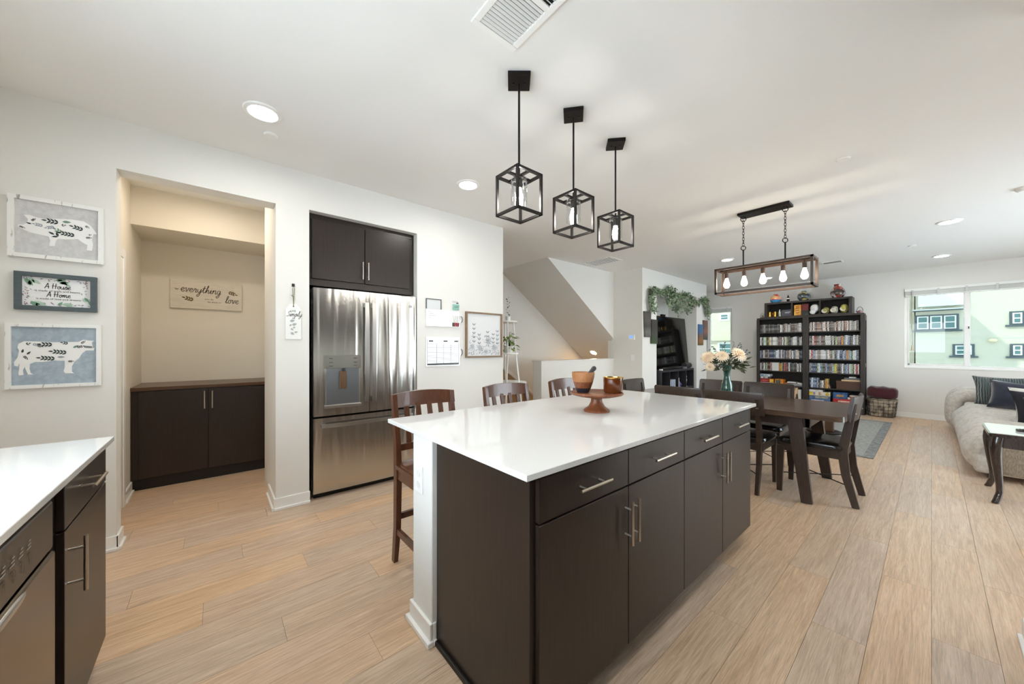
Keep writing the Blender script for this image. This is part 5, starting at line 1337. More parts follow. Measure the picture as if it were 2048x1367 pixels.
# right bookcase bottom: stacks of games
XA = BM + 0.055
gbox(XA, XA + 0.33, 0.10, 0.17, (60, 84, 130), 'dark blue game box lowest in the tall game stack', band=[(.05, .5, .2, .8, (150, 166, 190))])
gbox(XA, XA + 0.33, 0.17, 0.24, (84, 112, 160), 'blue game box second in the tall game stack', band=[(.1, .7, .25, .7, (200, 210, 220))])
gbox(XA, XA + 0.33, 0.24, 0.305, (96, 116, 150), 'grey blue game box third in the tall game stack', band=[(.3, .9, .2, .8, (170, 170, 150))])
gbox(XA, XA + 0.33, 0.305, 0.385, (222, 216, 196), 'cream and yellow game box in the tall game stack', band=[(.0, .16, .05, .95, (226, 200, 50)), (.8, .95, .1, .9, (210, 180, 60)), (.2, .3, .2, .9, (170, 140, 180)), (.45, .55, .2, .9, (190, 150, 120))])
gbox(XA, XA + 0.21, 0.385, 0.425, (226, 224, 220), 'white game box topmost of the tall game stack')
gbox(-1.285, -0.895, 0.10, 0.185, (228, 224, 220), 'white game box below the red game box', band=[(.25, .55, .3, .7, (60, 60, 60)), (.6, .76, .25, .75, (40, 40, 40))])
gbox(-1.285, -0.895, 0.185, 0.275, (186, 50, 48), 'red game box with pale lettering on the right shelf', band=[(.2, .62, .3, .62, (232, 200, 186))])
gbox(-1.285, -1.075, 0.275, 0.40, (60, 100, 150), 'bright blue game box standing on the red game box', band=[(.25, .75, .3, .65, (190, 150, 90))])
O('small_box', BX(-1.07, -1.03, BY0 + 0.04, BY0 + 0.14, 0.2755, 0.315, 0.001), M('box_cream', (220, 206, 190), 0.5), label='tiny cream box right of the bright blue game box', cat='box')
gbox(-1.025, -0.895, 0.275, 0.33, (150, 80, 66), 'small brown game box on the right of the red game box'); gbox(-1.04, -0.895, 0.3305, 0.36, (196, 184, 172), 'thin beige game box on the small brown game box')

# ---- hutch contents
hz = hz0 + 0.02
GOLD = M('gold_cup', (190, 150, 70), 0.25, 1.0)
for k, x in enumerate((-2.36, -2.26)):
    t = T('gold_mug', ('left' if k == 0 else 'right') + ' gold mug in the left hutch compartment', 'mug', (x, 9.6, hz), group='gold mugs in the hutch')
    O('cup', lathe(nb(), [(0, 0), (0.032, 0), (0.033, 0.11), (0.03, 0.11), (0.029, 0.005), (0, 0.005)], (x, 9.6, hz), 18), GOLD, t, smooth=True)
    O('handle', tube(nb(), [(x + 0.032, 9.6, hz + 0.09), (x + 0.055, 9.6, hz + 0.085), (x + 0.058, 9.6, hz + 0.05), (x + 0.032, 9.6, hz + 0.03)], 0.005, 6), GOLD, t, smooth=True)
O('flask', lathe(nb(), [(0, 0), (0.025, 0), (0.025, 0.1), (0.012, 0.12), (0.014, 0.15), (0, 0.15)], (-2.17, 9.58, hz), 16), M('pewter', (176, 178, 172), 0.3, 0.8), label='pale pewter flask beside the grey gift box', cat='flask', smooth=True)
t = T('gift_box', 'slate grey box with pale logo in the hutch', 'box', (-2.06, 9.65, hz))
cb_ = O('carton', BX(-2.14, -1.96, 9.59, 9.72, hz, hz + 0.14, 0.001), M('slate_box', (74, 74, 84), 0.5), t)
b = nb(); F = Face((-2.14, 9.59, hz), (1, 0, 0), (0, 0, 1)); fribbon(b, F, [(0.06, 0.08), (0.16, 0.086)], 0.012); fribbon(b, F, [(0.07, 0.06), (0.14, 0.064)], 0.005); O('printed_logo', b, M('logo_pale', (206, 208, 214), 0.5), cb_)
t = T('boxed_figure', 'orange yellow box leaning in middle hutch compartment', 'box', (-1.86, 9.6, hz))
ob = O('carton', BX(-1.915, -1.80, 9.58, 9.63, hz, hz + 0.225, 0.001), speck('orange_box', (232, 178, 80), (206, 130, 40), 0.5, 14, 0.4, 0.6), t)
b = nb(); F = Face((-1.915, 9.58, hz), (1, 0, 0), (0, 0, 1))
for v in (0.05, 0.1, 0.15, 0.19): fribbon(b, F, [(0.03, v), (0.085, v + 0.01)], 0.016)
O('printed_panel', b, M('print_brown', (120, 70, 30), 0.6), ob)
O('boxed_figure', BX(-1.79, -1.68, 9.62, 9.66, hz + 0.1005, hz + 0.24, 0.001), M('maroon_box', (112, 34, 34), 0.5), label='maroon box stacked on the black box in the hutch', cat='box')
O('boxed_figure', BX(-1.795, -1.67, 9.60, 9.68, hz, hz + 0.10, 0.001), speck('black_box', (40, 44, 40), (90, 120, 90), 0.5, 12, 0.6, 0.7), label='black and green box under the maroon box', cat='box')
t = T('baseball_cap', 'white baseball cap standing in the middle hutch compartment', 'cap', (-1.58, 9.6, hz))
CAPM = M('cap_white', (226, 224, 222), 0.8)
b = nb(); superell(b, (-1.575, 9.62, hz + 0.13), 0.075, 0.075, 0.085, 0.9, 0.9); O('crown', b, CAPM, t, smooth=True)
b = nb(); superell(b, (-1.60, 9.575, hz + 0.058), 0.05, 0.02, 0.05, 0.7, 0.9, mtx=Matrix.Rotation(0.5, 4, 'Y')); O('brim', b, CAPM, t, smooth=True)
for k, (x, z) in enumerate(((-1.405, 0.075), (-1.27, 0.08), (-1.125, 0.095))):
    t = T('mini_helmet', ['left', 'middle', 'right'][k] + ' cream and olive mini helmet in the right hutch compartment', 'helmet', (x, 9.62, hz), group='mini helmets in the hutch')
    b = nb(); superell(b, (x, 9.63, hz + z - 0.005), 0.062, 0.07, z - 0.006, 0.9, 0.9); O('shell', b, M('helmet_olive_%d' % k, ((170, 160, 90), (206, 200, 186), (196, 186, 96))[k], 0.35), t, smooth=True)
    rt = Matrix.Rotation(pi / 2 - 0.15, 4, 'X')
    O('rim', lathe(nb(), [(0.046, 0), (0.052, 0.004), (0.056, 0.02), (0.05, 0.02), (0.046, 0)], (x - 0.012, 9.585, hz + z - 0.012), 20, rt), BLACKGL, t, smooth=True)
    O('face_opening', lathe(nb(), [(0, 0.012), (0.047, 0.008)], (x - 0.012, 9.578, hz + z - 0.012), 20, rt), M('helmet_cream_%d' % k, (224, 216, 196), 0.4), t, smooth=True)
# ---- on top of the hutch
def pot(name, x, y, z, prof, mats, label, cat='vase', split=None):
    t = T(name, label, cat, (x, y, z))
    if split is None: O('body', lathe(nb(), prof, (x, y, z), 28), mats[0], t, smooth=True)
    else:
        O('lower_body', lathe(nb(), prof[:split + 1], (x, y, z), 28), mats[0], t, smooth=True); O('upper_body', lathe(nb(), prof[split:], (x, y, z), 28), mats[1], t, smooth=True)
    return t
def vor(name, cols, scale, rough=0.2):
    m = M(name, cols[0], rough, coat=0.4); v = N(m, 'ShaderNodeTexVoronoi'); v.inputs['Scale'].default_value = scale; L(m, coords(m), v.inputs['Vector'])
    s = N(m, 'ShaderNodeSeparateColor'); L(m, v.outputs['Color'], s.inputs[0])
    r = ramp(m, s.outputs[0], [(i / len(cols), c) for i, c in enumerate(cols)]); r.color_ramp.interpolation = 'CONSTANT'; L(m, r.outputs[0], BS(m).inputs['Base Color']); return m
ht = hz1
pot('painted_pot', -2.26, 9.66, ht, [(0, 0), (0.06, 0), (0.095, 0.03), (0.105, 0.065), (0.104, 0.085), (0.095, 0.13), (0.06, 0.165), (0.04, 0.175), (0.045, 0.19), (0.04, 0.19), (0.03, 0.17), (0, 0.165)], [M('pot_blue', (78, 150, 196), 0.25, coat=0.4), vor('pot_coral', [(220, 150, 120), (200, 80, 70), (226, 180, 120), (240, 230, 220)], 12)], 'round painted pot with blue lower half on the hutch', 'pot', 3)
t = T('glass_bottle', 'small dark bottle with white label on the hutch', 'bottle', (-2.035, 9.66, ht))
O('bottle_body', lathe(nb(), [(0, 0), (0.026, 0), (0.028, 0.05), (0.025, 0.075), (0.026, 0.095), (0.012, 0.125), (0.011, 0.145), (0.013, 0.15), (0, 0.15)], (-2.035, 9.66, ht), 18), M('bottle_dark', (34, 26, 24), 0.1), t, smooth=True)
O('label_band', lathe(nb(), [(0.0265, 0.06), (0.0275, 0.085)], (-2.035, 9.66, ht), 18), PWHITE, t)
pot('painted_pot', -1.765, 9.66, ht, [(0, 0), (0.06, 0), (0.1, 0.04), (0.113, 0.09), (0.1, 0.14), (0.055, 0.18), (0.035, 0.19), (0.04, 0.205), (0.034, 0.205), (0.025, 0.185), (0, 0.18)], [vor('pot_dark_floral', [(60, 62, 66), (206, 186, 100), (86, 90, 104), (70, 74, 62), (120, 130, 140)], 20)], 'round dark painted pot with yellow blooms on the hutch', 'pot')
pot('painted_vase', -1.225, 9.66, ht, [(0, 0), (0.07, 0), (0.105, 0.05), (0.118, 0.10), (0.105, 0.155), (0.065, 0.21), (0.056, 0.25), (0.064, 0.275), (0.058, 0.275), (0.05, 0.25), (0.05, 0.21), (0, 0.2)], [vor('vase_floral', [(60, 46, 42), (160, 60, 50), (206, 196, 186), (90, 80, 60), (150, 130, 130)], 18)], 'tall painted vase with red flowers on the hutch')
# ---- ornaments beside the hutch
t = T('glass_dome', 'small glass dome ornament at left end of bookcase top', 'ornament', (-2.51, 9.66, 1.968))
O('base', lathe(nb(), [(0, 0), (0.055, 0), (0.055, 0.015), (0, 0.015)], (-2.51, 9.66, 1.969), 20), M('dome_base', (74, 60, 50), 0.5), t); O('dome', lathe(nb(), [(0.046, 0.015), (0.047, 0.07), (0.03, 0.11), (0, 0.122)], (-2.51, 9.66, 1.969), 20), SHADEGL, t, smooth=True)
O('figurine', lathe(nb(), [(0, 0.016), (0.03, 0.016), (0.034, 0.03), (0.012, 0.05), (0.02, 0.065), (0, 0.08)], (-2.51, 9.66, 1.969), 12), M('fig_gold', (150, 130, 90), 0.4), t, smooth=True)
t = T('tea_kettle', 'small pink kettle ornament at right end of bookcase top', 'ornament', (-0.905, 9.66, 1.968))
PK = M('kettle_pink', (160, 116, 124), 0.25, coat=0.3)
O('kettle_body', lathe(nb(), [(0, 0), (0.042, 0), (0.045, 0.03), (0.03, 0.052), (0.008, 0.056), (0.008, 0.064), (0, 0.066)], (-0.905, 9.66, 1.969), 18), PK, t, smooth=True); O('spout', tube(nb(), [(-0.94, 9.66, 1.995), (-0.965, 9.66, 2.02)], [0.01, 0.006], 8), PK, t)
O('handle', tube(nb(), [(-0.905 + 0.045 * cos(a), 9.66, 2.01 + 0.085 * sin(a)) for a in [pi * k / 12 for k in range(13)]], 0.004, 6), DARK, t, smooth=True)

# ---- blanket basket
bk = T('wire_basket', 'oval black wire basket with fabric liner beside bookcase', 'basket', (-0.61, 9.66, 0))
def oval(rx, ry, z, n=28, c=(-0.61, 9.655)): return [(c[0] + rx * cos(2 * pi * k / n), c[1] + ry * sin(2 * pi * k / n), z) for k in range(n)]
for k in range(6): O('hoop', tube(nb(), oval(0.18 + 0.006 * k, 0.155 + 0.004 * k, 0.012 + k * 0.062), 0.0035 if k < 5 else 0.006, 6, closed=True), BLK, bk)
for k in range(18):
    a = 2 * pi * k / 18; O('wire', tube(nb(), [(-0.61 + 0.18 * cos(a), 9.655 + 0.155 * sin(a), 0.01), (-0.61 + 0.21 * cos(a), 9.655 + 0.175 * sin(a), 0.325)], 0.0028, 5), BLK, bk)
q = nb(); n = 40; r1 = random.Random(2); rings = []
for z, f in ((0.012, 0.95), (0.1, 0.96), (0.2, 0.97), (0.3, 0.97), (0.335, 1.05), (0.30, 1.06)):
    rings.append([q.verts.new((-0.61 + (0.172 + 0.03 * z / 0.33) * f * cos(2 * pi * k / n) * (1 + 0.015 * sin(k * 2.3 + z * 20)), 9.655 + (0.147 + 0.02 * z / 0.33) * f * sin(2 * pi * k / n) * (1 + 0.015 * sin(k * 1.9 + z * 15)), z)) for k in range(n)])
for a, c in zip(rings, rings[1:]):
    for k in range(n): q.faces.new((a[k], a[(k + 1) % n], c[(k + 1) % n], c[k]))
q.faces.new(list(reversed(rings[0])))
O('liner', q, speck('liner_fabric', (196, 184, 166), (120, 110, 100), 0.9, 10, 0.45, 0.6), bk, smooth=True)
b = nb(); superell(b, (-0.61, 9.65, 0.29), 0.17, 0.14, 0.045, 0.7, 0.8); O('cream_throw', b, speck('throw_cream', (214, 190, 156), (190, 164, 130), 0.9, 40, 0.4, 0.6), label='cream throw folded in the wire basket', cat='blanket', smooth=True)
b = nb(); superell(b, (-0.60, 9.65, 0.447), 0.205, 0.135, 0.11, 0.5, 0.5, 32, 16, Matrix.Rotation(0.06, 4, 'Y'))
for v in b.verts: v.co.z += 0.008 * sin(v.co.x * 40) + 0.006 * sin(v.co.y * 50 + v.co.x * 23)
O('maroon_blanket', b, speck('maroon_fleece', (74, 18, 26), (56, 12, 20), 0.95, 60, 0.4, 0.6, 0.3, sheen=0.4), label='rolled maroon fleece blanket on top of the wire basket', cat='blanket', smooth=True)

# ================================================================== RUG, COFFEE TABLE
rm = M('rug_grey', (150, 150, 146), 0.95)
v_ = coords(rm, (1, 1, 1), 'World'); n1 = noise(rm, coords(rm, (9, 22, 1), 'World'), 2.5, 6, 0.75); r_ = ramp(rm, n1.outputs[0], [(0.35, (104, 108, 108)), (0.5, (158, 158, 154)), (0.65, (190, 188, 182))]); L(rm, r_.outputs[0], BS(rm).inputs['Base Color']); bump(rm, n1.outputs[0], 0.3, 0.004)
rb = speck('rug_border', (112, 116, 117), (146, 147, 146), 0.95, 25, 0.4, 0.6, 0.2)
rg = T('area_rug', 'large distressed grey area rug in the living area', 'rug', (-1.75, 7.4, 0))
RXa, RXb, RYa, RYb = -3.05, -0.435, 5.84, 8.92
O('rug_field', BX(RXa + 0.09, RXb - 0.09, RYa + 0.09, RYb - 0.09, 0.0008, 0.010), rm, rg)
b = nb(); box(b, RXa, RXb, RYa, RYa + 0.09, 0.0008, 0.0095, 0.002); box(b, RXa, RXb, RYb - 0.09, RYb, 0.0008, 0.0095, 0.002); box(b, RXa, RXa + 0.09, RYa + 0.09, RYb - 0.09, 0.0008, 0.0095, 0.002); box(b, RXb - 0.09, RXb, RYa + 0.09, RYb - 0.09, 0.0008, 0.0095, 0.002)
O('rug_border', b, rb, rg)
cf = T('coffee_table', 'low wood coffee table on round dark pedestal bases', 'coffee table', (-1.42, 7.1, 0.01))
CW = grain('coffee_wood', (84, 56, 40), (116, 82, 60), 0.45, (20, 20, 2))
O('tabletop', prism(nb(), rrect(1.15, 0.6, 0.2, 8, -1.42, 7.1), 0.40, 0.44), CW, cf, smooth=True, ang=0.4)
for cx in (-1.79, -1.06):
    O('pedestal_base', lathe(nb(), [(0, 0), (0.205, 0), (0.21, 0.012), (0.2, 0.025), (0, 0.03)], (cx, 7.1, 0.0105), 36), BLK, cf, smooth=True)
    for s in (-1, 1): O('leg', BX(cx + s * 0.065 - 0.05, cx + s * 0.065 + 0.05, 7.06, 7.14, 0.035, 0.40, 0.003), CW, cf)

# ================================================================== SOFA
FAB = speck('sofa_chenille', (216, 211, 204), (190, 182, 172), 0.95, 26, 0.38, 0.66, 0.25, detail=4, sc=(1, 1, 1), sheen=0.3)
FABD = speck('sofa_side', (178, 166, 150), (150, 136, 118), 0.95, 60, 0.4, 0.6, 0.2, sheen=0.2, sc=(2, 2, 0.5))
sf = T('sofa', 'pale grey channel tufted sofa along the right side', 'sofa', (0.85, 7.5, 0))
O('base', BX(0.27, 1.40, 5.80, 9.25, 0.05, 0.24, 0.04, 3), FAB, sf, smooth=True)
O('feet', box(box(nb(), 0.36, 0.44, 5.86, 5.94, 0, 0.06), 0.36, 0.44, 9.1, 9.18, 0, 0.06), DARK, sf)
def roll(y, ry, x0, x1, zc, rz, name='seat_roll', mat=FAB, front=0.16):
    """tufted roll running back from a rounded front"""
    q = nb(); n = 18; path = []
    for a in [-pi / 2 + pi * k / 8 * 0.75 for k in range(0, 7)]: path.append((x0 + front - front * cos(a * 0.9 + 0.0) , zc - rz * 0.2 + (rz) * sin(a)))
    pts = [(x0 + 0.10, 0.09)] + [(x0 + 0.02, 0.16), (x0, 0.26), (x0 + 0.02, zc - 0.03), (x0 + 0.10, zc + 0.05), (x0 + 0.25, zc + 0.055), (x1, zc + 0.03)]
    pts = catmull(pts, 4); rings = []
    for i, (x, z) in enumerate(pts):
        dx, dz = (pts[min(i + 1, len(pts) - 1)][0] - pts[max(i - 1, 0)][0], pts[min(i + 1, len(pts) - 1)][1] - pts[max(i - 1, 0)][1]); l = math.hypot(dx, dz) or 1
        nx, nz = -dz / l, dx / l
        rings.append([q.verts.new((x + nx * rz * sin(2 * pi * k / n), y + ry * math.copysign(abs(cos(2 * pi * k / n)) ** 0.75, cos(2 * pi * k / n)), z + nz * rz * sin(2 * pi * k / n))) for k in range(n)])
    for a, c in zip(rings, rings[1:]):
        for k in range(n): q.faces.new((a[k], a[(k + 1) % n], c[(k + 1) % n], c[k]))
    q.faces.new(rings[0]); q.faces.new(list(reversed(rings[-1])))
    O(name, q, mat, sf, smooth=True, ang=1.2)
ny = 5; sy0, sy1 = 5.82, 8.72
for k in range(ny): roll(sy0 + (sy1 - sy0) * (k + 0.5) / ny, (sy1 - sy0) / ny * 0.51, 0.28, 1.05, 0.335, 0.085)
for k, (y, z) in enumerate(((8.83, 0.50), (9.08, 0.53))): roll(y, 0.15, 0.22, 1.05, z, 0.09, 'arm_roll')
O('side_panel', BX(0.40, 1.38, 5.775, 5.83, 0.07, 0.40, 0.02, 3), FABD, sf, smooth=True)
for k in range(4):
    b = nb(); superell(b, (1.15, 6.2 + k * 0.85, 0.65), 0.22, 0.42, 0.30, 0.6, 0.5); O('back_cushion', b, FAB, sf, smooth=True)
b = nb(); superell(b, (1.02, 9.02, 0.68), 0.17, 0.17, 0.26, 0.7, 0.7); O('back_cushion', b, FAB, sf, smooth=True)
def throw(name, c, w, h, th, rz, lean, mat, label, roll_=0.0):
    b = pillow(nb(), w, h, th)
    mt = Matrix.Translation(Vector(c)) @ Matrix.Rotation(rz, 4, 'Z') @ Matrix.Rotation(lean, 4, 'X') @ Matrix.Rotation(roll_, 4, 'Y')
    bmesh.ops.transform(b, matrix=mt, verts=b.verts[:]); return O(name, b, mat, label=label, cat='pillow', smooth=True, ang=1.5)
GQ = M('green_quilt', (58, 72, 66), 0.8, sheen=0.5)
wv = N(GQ, 'ShaderNodeTexWave'); wv.wave_type = 'BANDS'; wv.inputs['Scale'].default_value = 14; wv.inputs['Distortion'].default_value = 3; wv.inputs['Detail'].default_value = 1; L(GQ, coords(GQ, (1, 1, 1)), wv.inputs['Vector']); bump(GQ, wv.outputs[0], 0.9, 0.02); L(GQ, ramp(GQ, wv.outputs[0], [(0, (44, 58, 52)), (1, (78, 98, 96))]).outputs[0], BS(GQ).inputs['Base Color'])
NV = speck('navy_velvet', (28, 32, 50), (40, 44, 66), 0.85, 8, 0.4, 0.65, sheen=0.6); TL = speck('teal_velvet', (52, 70, 74), (70, 90, 92), 0.85, 8, 0.4, 0.65, sheen=0.6)
CRP = M('cream_trim_pillow', (206, 202, 194), 0.9); BLP = M('black_pillow', (34, 34, 40), 0.9)
throw('throw_pillow', (0.70, 8.60, 0.665), 0.62, 0.46, 0.18, 0.05, -0.40, GQ, 'dark green quilted pillow leaning at the far sofa end')
throw('throw_pillow', (0.78, 8.33, 0.63), 0.54, 0.42, 0.17, 0.05, -0.45, NV, 'navy velvet pillow in front of the green quilted pillow', 0.12)
throw('throw_pillow', (0.86, 7.34, 0.63), 0.50, 0.42, 0.14, 0.2, -0.5, CRP, 'cream pillow between navy pillow and black pillow')
throw('throw_pillow', (0.85, 7.12, 0.61), 0.50, 0.42, 0.12, 0.2, -0.55, BLP, 'black pillow leaning against the cream pillow')
throw('throw_pillow', (0.90, 6.86, 0.58), 0.46, 0.38, 0.15, 0.2, -0.6, TL, 'teal velvet pillow nearest the end table')

# ---- end table and remotes
et = T('end_table', 'dark end table with curved legs and pale polished top', 'end table', (0.66, 5.24, 0))
EZ = 0.585; ex0, ex1, ey0, ey1 = 0.305, 1.02, 4.925, 5.56
EW = grain('espresso_gloss', (40, 30, 27), (58, 45, 40), 0.18, (20, 20, 3), bumpy=0.02, coat=0.5)
prism(b := nb(), rrect(ex1 - ex0, ey1 - ey0, 0.02, 4, (ex0 + ex1) / 2, (ey0 + ey1) / 2), EZ - 0.03, EZ - 0.004); O('top_frame', b, EW, et, smooth=True, ang=0.4)
prism(b := nb(), rrect(ex1 - ex0 - 0.02, ey1 - ey0 - 0.02, 0.015, 4, (ex0 + ex1) / 2, (ey0 + ey1) / 2), EZ - 0.004, EZ); O('top_panel', b, M('polished_pale', (226, 226, 226), 0.08, coat=0.6), et)
b = nb(); box(b, ex0 + 0.035, ex1 - 0.035, ey0 + 0.03, ey0 + 0.05, EZ - 0.12, EZ - 0.03); box(b, ex0 + 0.035, ex1 - 0.035, ey1 - 0.05, ey1 - 0.03, EZ - 0.12, EZ - 0.03); box(b, ex0 + 0.03, ex0 + 0.05, ey0 + 0.03, ey1 - 0.03, EZ - 0.12, EZ - 0.03); box(b, ex1 - 0.05, ex1 - 0.03, ey0 + 0.03, ey1 - 0.03, EZ - 0.12, EZ - 0.03); O('apron', b, EW, et)
for sx, cx in ((-1, ex0 + 0.05), (1, ex1 - 0.05)):
    for sy, cy in ((-1, ey0 + 0.045), (1, ey1 - 0.045)):
        pth = catmull([(cx, cy, EZ - 0.03), (cx + sx * 0.012, cy + sy * 0.012, EZ - 0.13), (cx + sx * 0.006, cy + sy * 0.006, EZ - 0.26), (cx - sx * 0.008, cy - sy * 0.008, 0.12), (cx + sx * 0.004, cy + sy * 0.004, 0.04), (cx + sx * 0.018, cy + sy * 0.018, 0.0)], 4)
        rr = [0.036 - 0.016 * min(1, max(0, (EZ - 0.1 - p[2]) / 0.33)) if p[2] > 0.06 else 0.021 for p in pth]
        O('leg', tube(nb(), pth, rr, 12), EW, et, smooth=True)
t = T('remote_control', 'black remote control lying on the end table', 'remote', (0.55, 5.18, EZ))
rm_ = Matrix.Translation((0.56, 5.20, EZ)) @ Matrix.Rotation(0.25, 4, 'Z')
rbod = O('body', box(nb(), -0.10, 0.10, -0.024, 0.024, 0.0005, 0.02, 0.005, 2, rm_), BLACKGL, t)
b = nb()
for i in range(9):
    for j in range(3): box(b, -0.085 + i * 0.017, -0.075 + i * 0.017, -0.016 + j * 0.012, -0.009 + j * 0.012, 0.02, 0.0225, 0, 1, rm_)
O('buttons', b, DARK, rbod)

# ================================================================== MEDIA NICHE
tv = T('television', 'large black television leaning back in the niche', 'television', (-3.55, 7.2, 0.87))
mt = Matrix.Translation((-3.47, 7.215, 0.885)) @ Matrix.Rotation(-0.085, 4, 'Y')
O('bezel', box(nb(), -0.045, 0.0, -0.80, 0.84, 0.0, 1.06, 0.004, 1, mt), BLACKGL, tv)
O('screen', box(nb(), 0.0, 0.0015, -0.79, 0.83, 0.012, 1.05, 0, 1, mt), M('tv_screen', (12, 12, 12), 0.05), tv)
b = nb()
for y in (6.7, 7.75): box(b, -3.58, -3.40, y - 0.02, y + 0.02, 0.862, 0.892)
O('stand_foot', b, BLACKGL, tv)
O('television_camera', BX(-3.60, -3.56, 7.02, 7.17, 1.945, 1.985, 0.004), BLACKGL, tv)
ts = T('cube_shelf', 'black cube shelf below the television', 'shelf', (-3.5, 7.19, 0))
sx0, sx1, syA, syB = -3.70, -3.30, 6.48, 7.90
GBK = M('shelf_black', (44, 44, 48), 0.4)
O('top', BX(sx0, sx1, syA, syB, 0.822, 0.86, 0.001), GBK, ts); O('bottom', BX(sx0, sx1, syA, syB, 0.08, 0.115, 0.001), GBK, ts); O('back_panel', BX(sx0 - 0.004, sx0 + 0.006, syA, syB, 0.0, 0.82), SHELFB, ts); O('middle_shelf', BX(sx0 + 0.006, sx1 - 0.002, syA + 0.03, syB - 0.03, 0.46, 0.478), GBK, ts)
for y in (syA + 0.015, syB - 0.015): O('side_panel', BX(sx0 + 0.006, sx1, y - 0.015, y + 0.015, 0.0, 0.822), GBK, ts)
for k in range(1, 4):
    y = syA + (syB - syA) * k / 4
    for z0, z1 in ((0.115, 0.46), (0.478, 0.822)): O('divider', BX(sx0 + 0.006, sx1 - 0.002, y - 0.008, y + 0.008, z0, z1), GBK, ts)
x_ = sx1 - 0.16
for k in range(11):
    y = 6.86 + k * 0.0215
    o = O('game_case', BX(x_, x_ + 0.14, y, y + 0.0195, 0.4785, 0.66, 0.001), SPM['blue'][k % 4], label='blue game case, %s from left in the cube shelf' % ORD[k + 1], cat='game case', group='game cases in the cube shelf')
for k in range(3):
    y = 7.20 + k * 0.0215
    O('game_case', BX(x_, x_ + 0.14, y, y + 0.0195, 0.4785, 0.68, 0.001), SPM['grey'][4 if k else 2], label='%s pale game case in the cube shelf third opening' % ORD[k + 1], cat='game case', group='pale game cases in the cube shelf')
pot('small_figurine', -3.36, 7.34, 0.478, [(0, 0), (0.04, 0), (0.03, 0.03), (0.05, 0.06), (0.03, 0.10), (0.012, 0.12), (0, 0.14)], [M('fig_purple', (84, 74, 120), 0.4)], 'purple crystal figurine in the cube shelf', 'figurine')
pot('small_figurine', -3.33, 7.585, 0.478, [(0, 0), (0.03, 0), (0.012, 0.02), (0.014, 0.10), (0.024, 0.15), (0.012, 0.18), (0.02, 0.21), (0.014, 0.235), (0, 0.245)], [M('fig_white', (226, 226, 222), 0.4)], 'slim white figurine in the cube shelf', 'figurine')
O('game_controller', superell(nb(), (-3.37, 6.58, 0.497), 0.045, 0.07, 0.018, 0.7, 0.8), PWHITE, label='white game controller in the cube shelf first opening', cat='controller', smooth=True)
pot('small_figurine', -3.36, 7.30, 0.116, [(0, 0), (0.05, 0), (0.06, 0.06), (0.04, 0.15), (0.05, 0.22), (0.03, 0.3), (0, 0.32)], [M('fig_white2', (214, 214, 212), 0.4)], 'white rounded figurine in the lower cube row', 'figurine')
O('soundbar', BX(-3.42, -3.33, 6.62, 7.45, 0.861, 0.915, 0.012, 2), BLACKGL, label='low black soundbar on the cube shelf', cat='soundbar', smooth=True)
O('speaker', tube(nb(), [(-3.38, 7.62, 0.92), (-3.38, 7.86, 0.92)], 0.058, 18), DARK, label='black cylinder speaker at right end of cube shelf', cat='speaker', smooth=True, ang=0.5)
O('game_console', BX(-3.45, -3.31, 7.47, 7.60, 0.861, 0.895, 0.003), M('console_grey', (110, 114, 122), 0.35), label='small grey console between soundbar and speaker', cat='console')
O('small_box', BX(-3.36, -3.31, 6.51, 6.56, 0.861, 0.885, 0.002), PWHITE, label='tiny white device at left end of cube shelf top', cat='box')

# leaf garland over the niche
ga = T('leaf_garland', 'green eucalyptus garland draped over the media niche', 'garland', (WX, 7.3, 2.1))
GX = WX + 0.015
def PW_(u, v): return PPT(u, v, GX)
main = [PW_(u, v) for u, v in ((1299, 583), (1306, 578), (1316, 586), (1328, 582), (1338, 590), (1350, 592), (1362, 590), (1372, 590), (1382, 598), (1392, 607), (1400, 600), (1408, 596))]
drops = [((1300, 583), (1297, 600), (1300, 622)), ((1305, 585), (1303, 605), (1306, 622)), ((1330, 588), (1332, 605), (1340, 612)), ((1338, 590), (1346, 610), (1350, 622)), ((1350, 595), (1352, 610), (1356, 618)), ((1362, 595), (1366, 610), (1371, 622)), ((1374, 595), (1378, 610), (1380, 615)), ((1405, 598), (1408, 615), (1412, 634)), ((1410, 598), (1411, 612), (1413, 628)), ((1344, 585), (1340, 582), (1332, 576))]
sb = nb(); lv = [nb(), nb(), nb()]
tube(sb, catmull([tuple(p) for p in main], 4), 0.006, 6)
rnd = random.Random(9)
def strand(pts, dens, spread, ll):
    pp = [Vector(p) for p in catmull([tuple(p) for p in pts], 8)]
    for i in range(len(pp) - 1):
        for k in range(dens):
            c = pp[i].lerp(pp[i + 1], rnd.random()) + Vector((rnd.uniform(0.0, 0.07), rnd.uniform(-spread, spread), rnd.uniform(-spread, spread)))
            leafmesh(lv[rnd.randrange(3)], c, Vector((rnd.uniform(0.0, 0.5), rnd.uniform(-1, 1), rnd.uniform(-1, 0.5))), Vector((1, rnd.uniform(-.6, .6), rnd.uniform(-.6, .6))), rnd.uniform(0.6, 1.1) * ll, rnd.uniform(0.35, 0.5) * ll)
strand(main, 6, 0.05, 0.075)
for d in drops:
    p = [PW_(*q_) for q_ in d]; tube(sb, [tuple(v) for v in p], 0.003, 5); strand(p, 6, 0.045 if d[0][0] < 1310 or d[0][0] > 1400 else 0.08, 0.07)
O('vine', sb, M('vine_brown', (70, 66, 44), 0.7), ga)
for bb, c, nm in zip(lv, ((104, 128, 92), (140, 158, 122), (76, 98, 68)), 'abc'): O('garland_leaves', bb, M('garland_' + nm, c, 0.55), ga, kind='stuff')
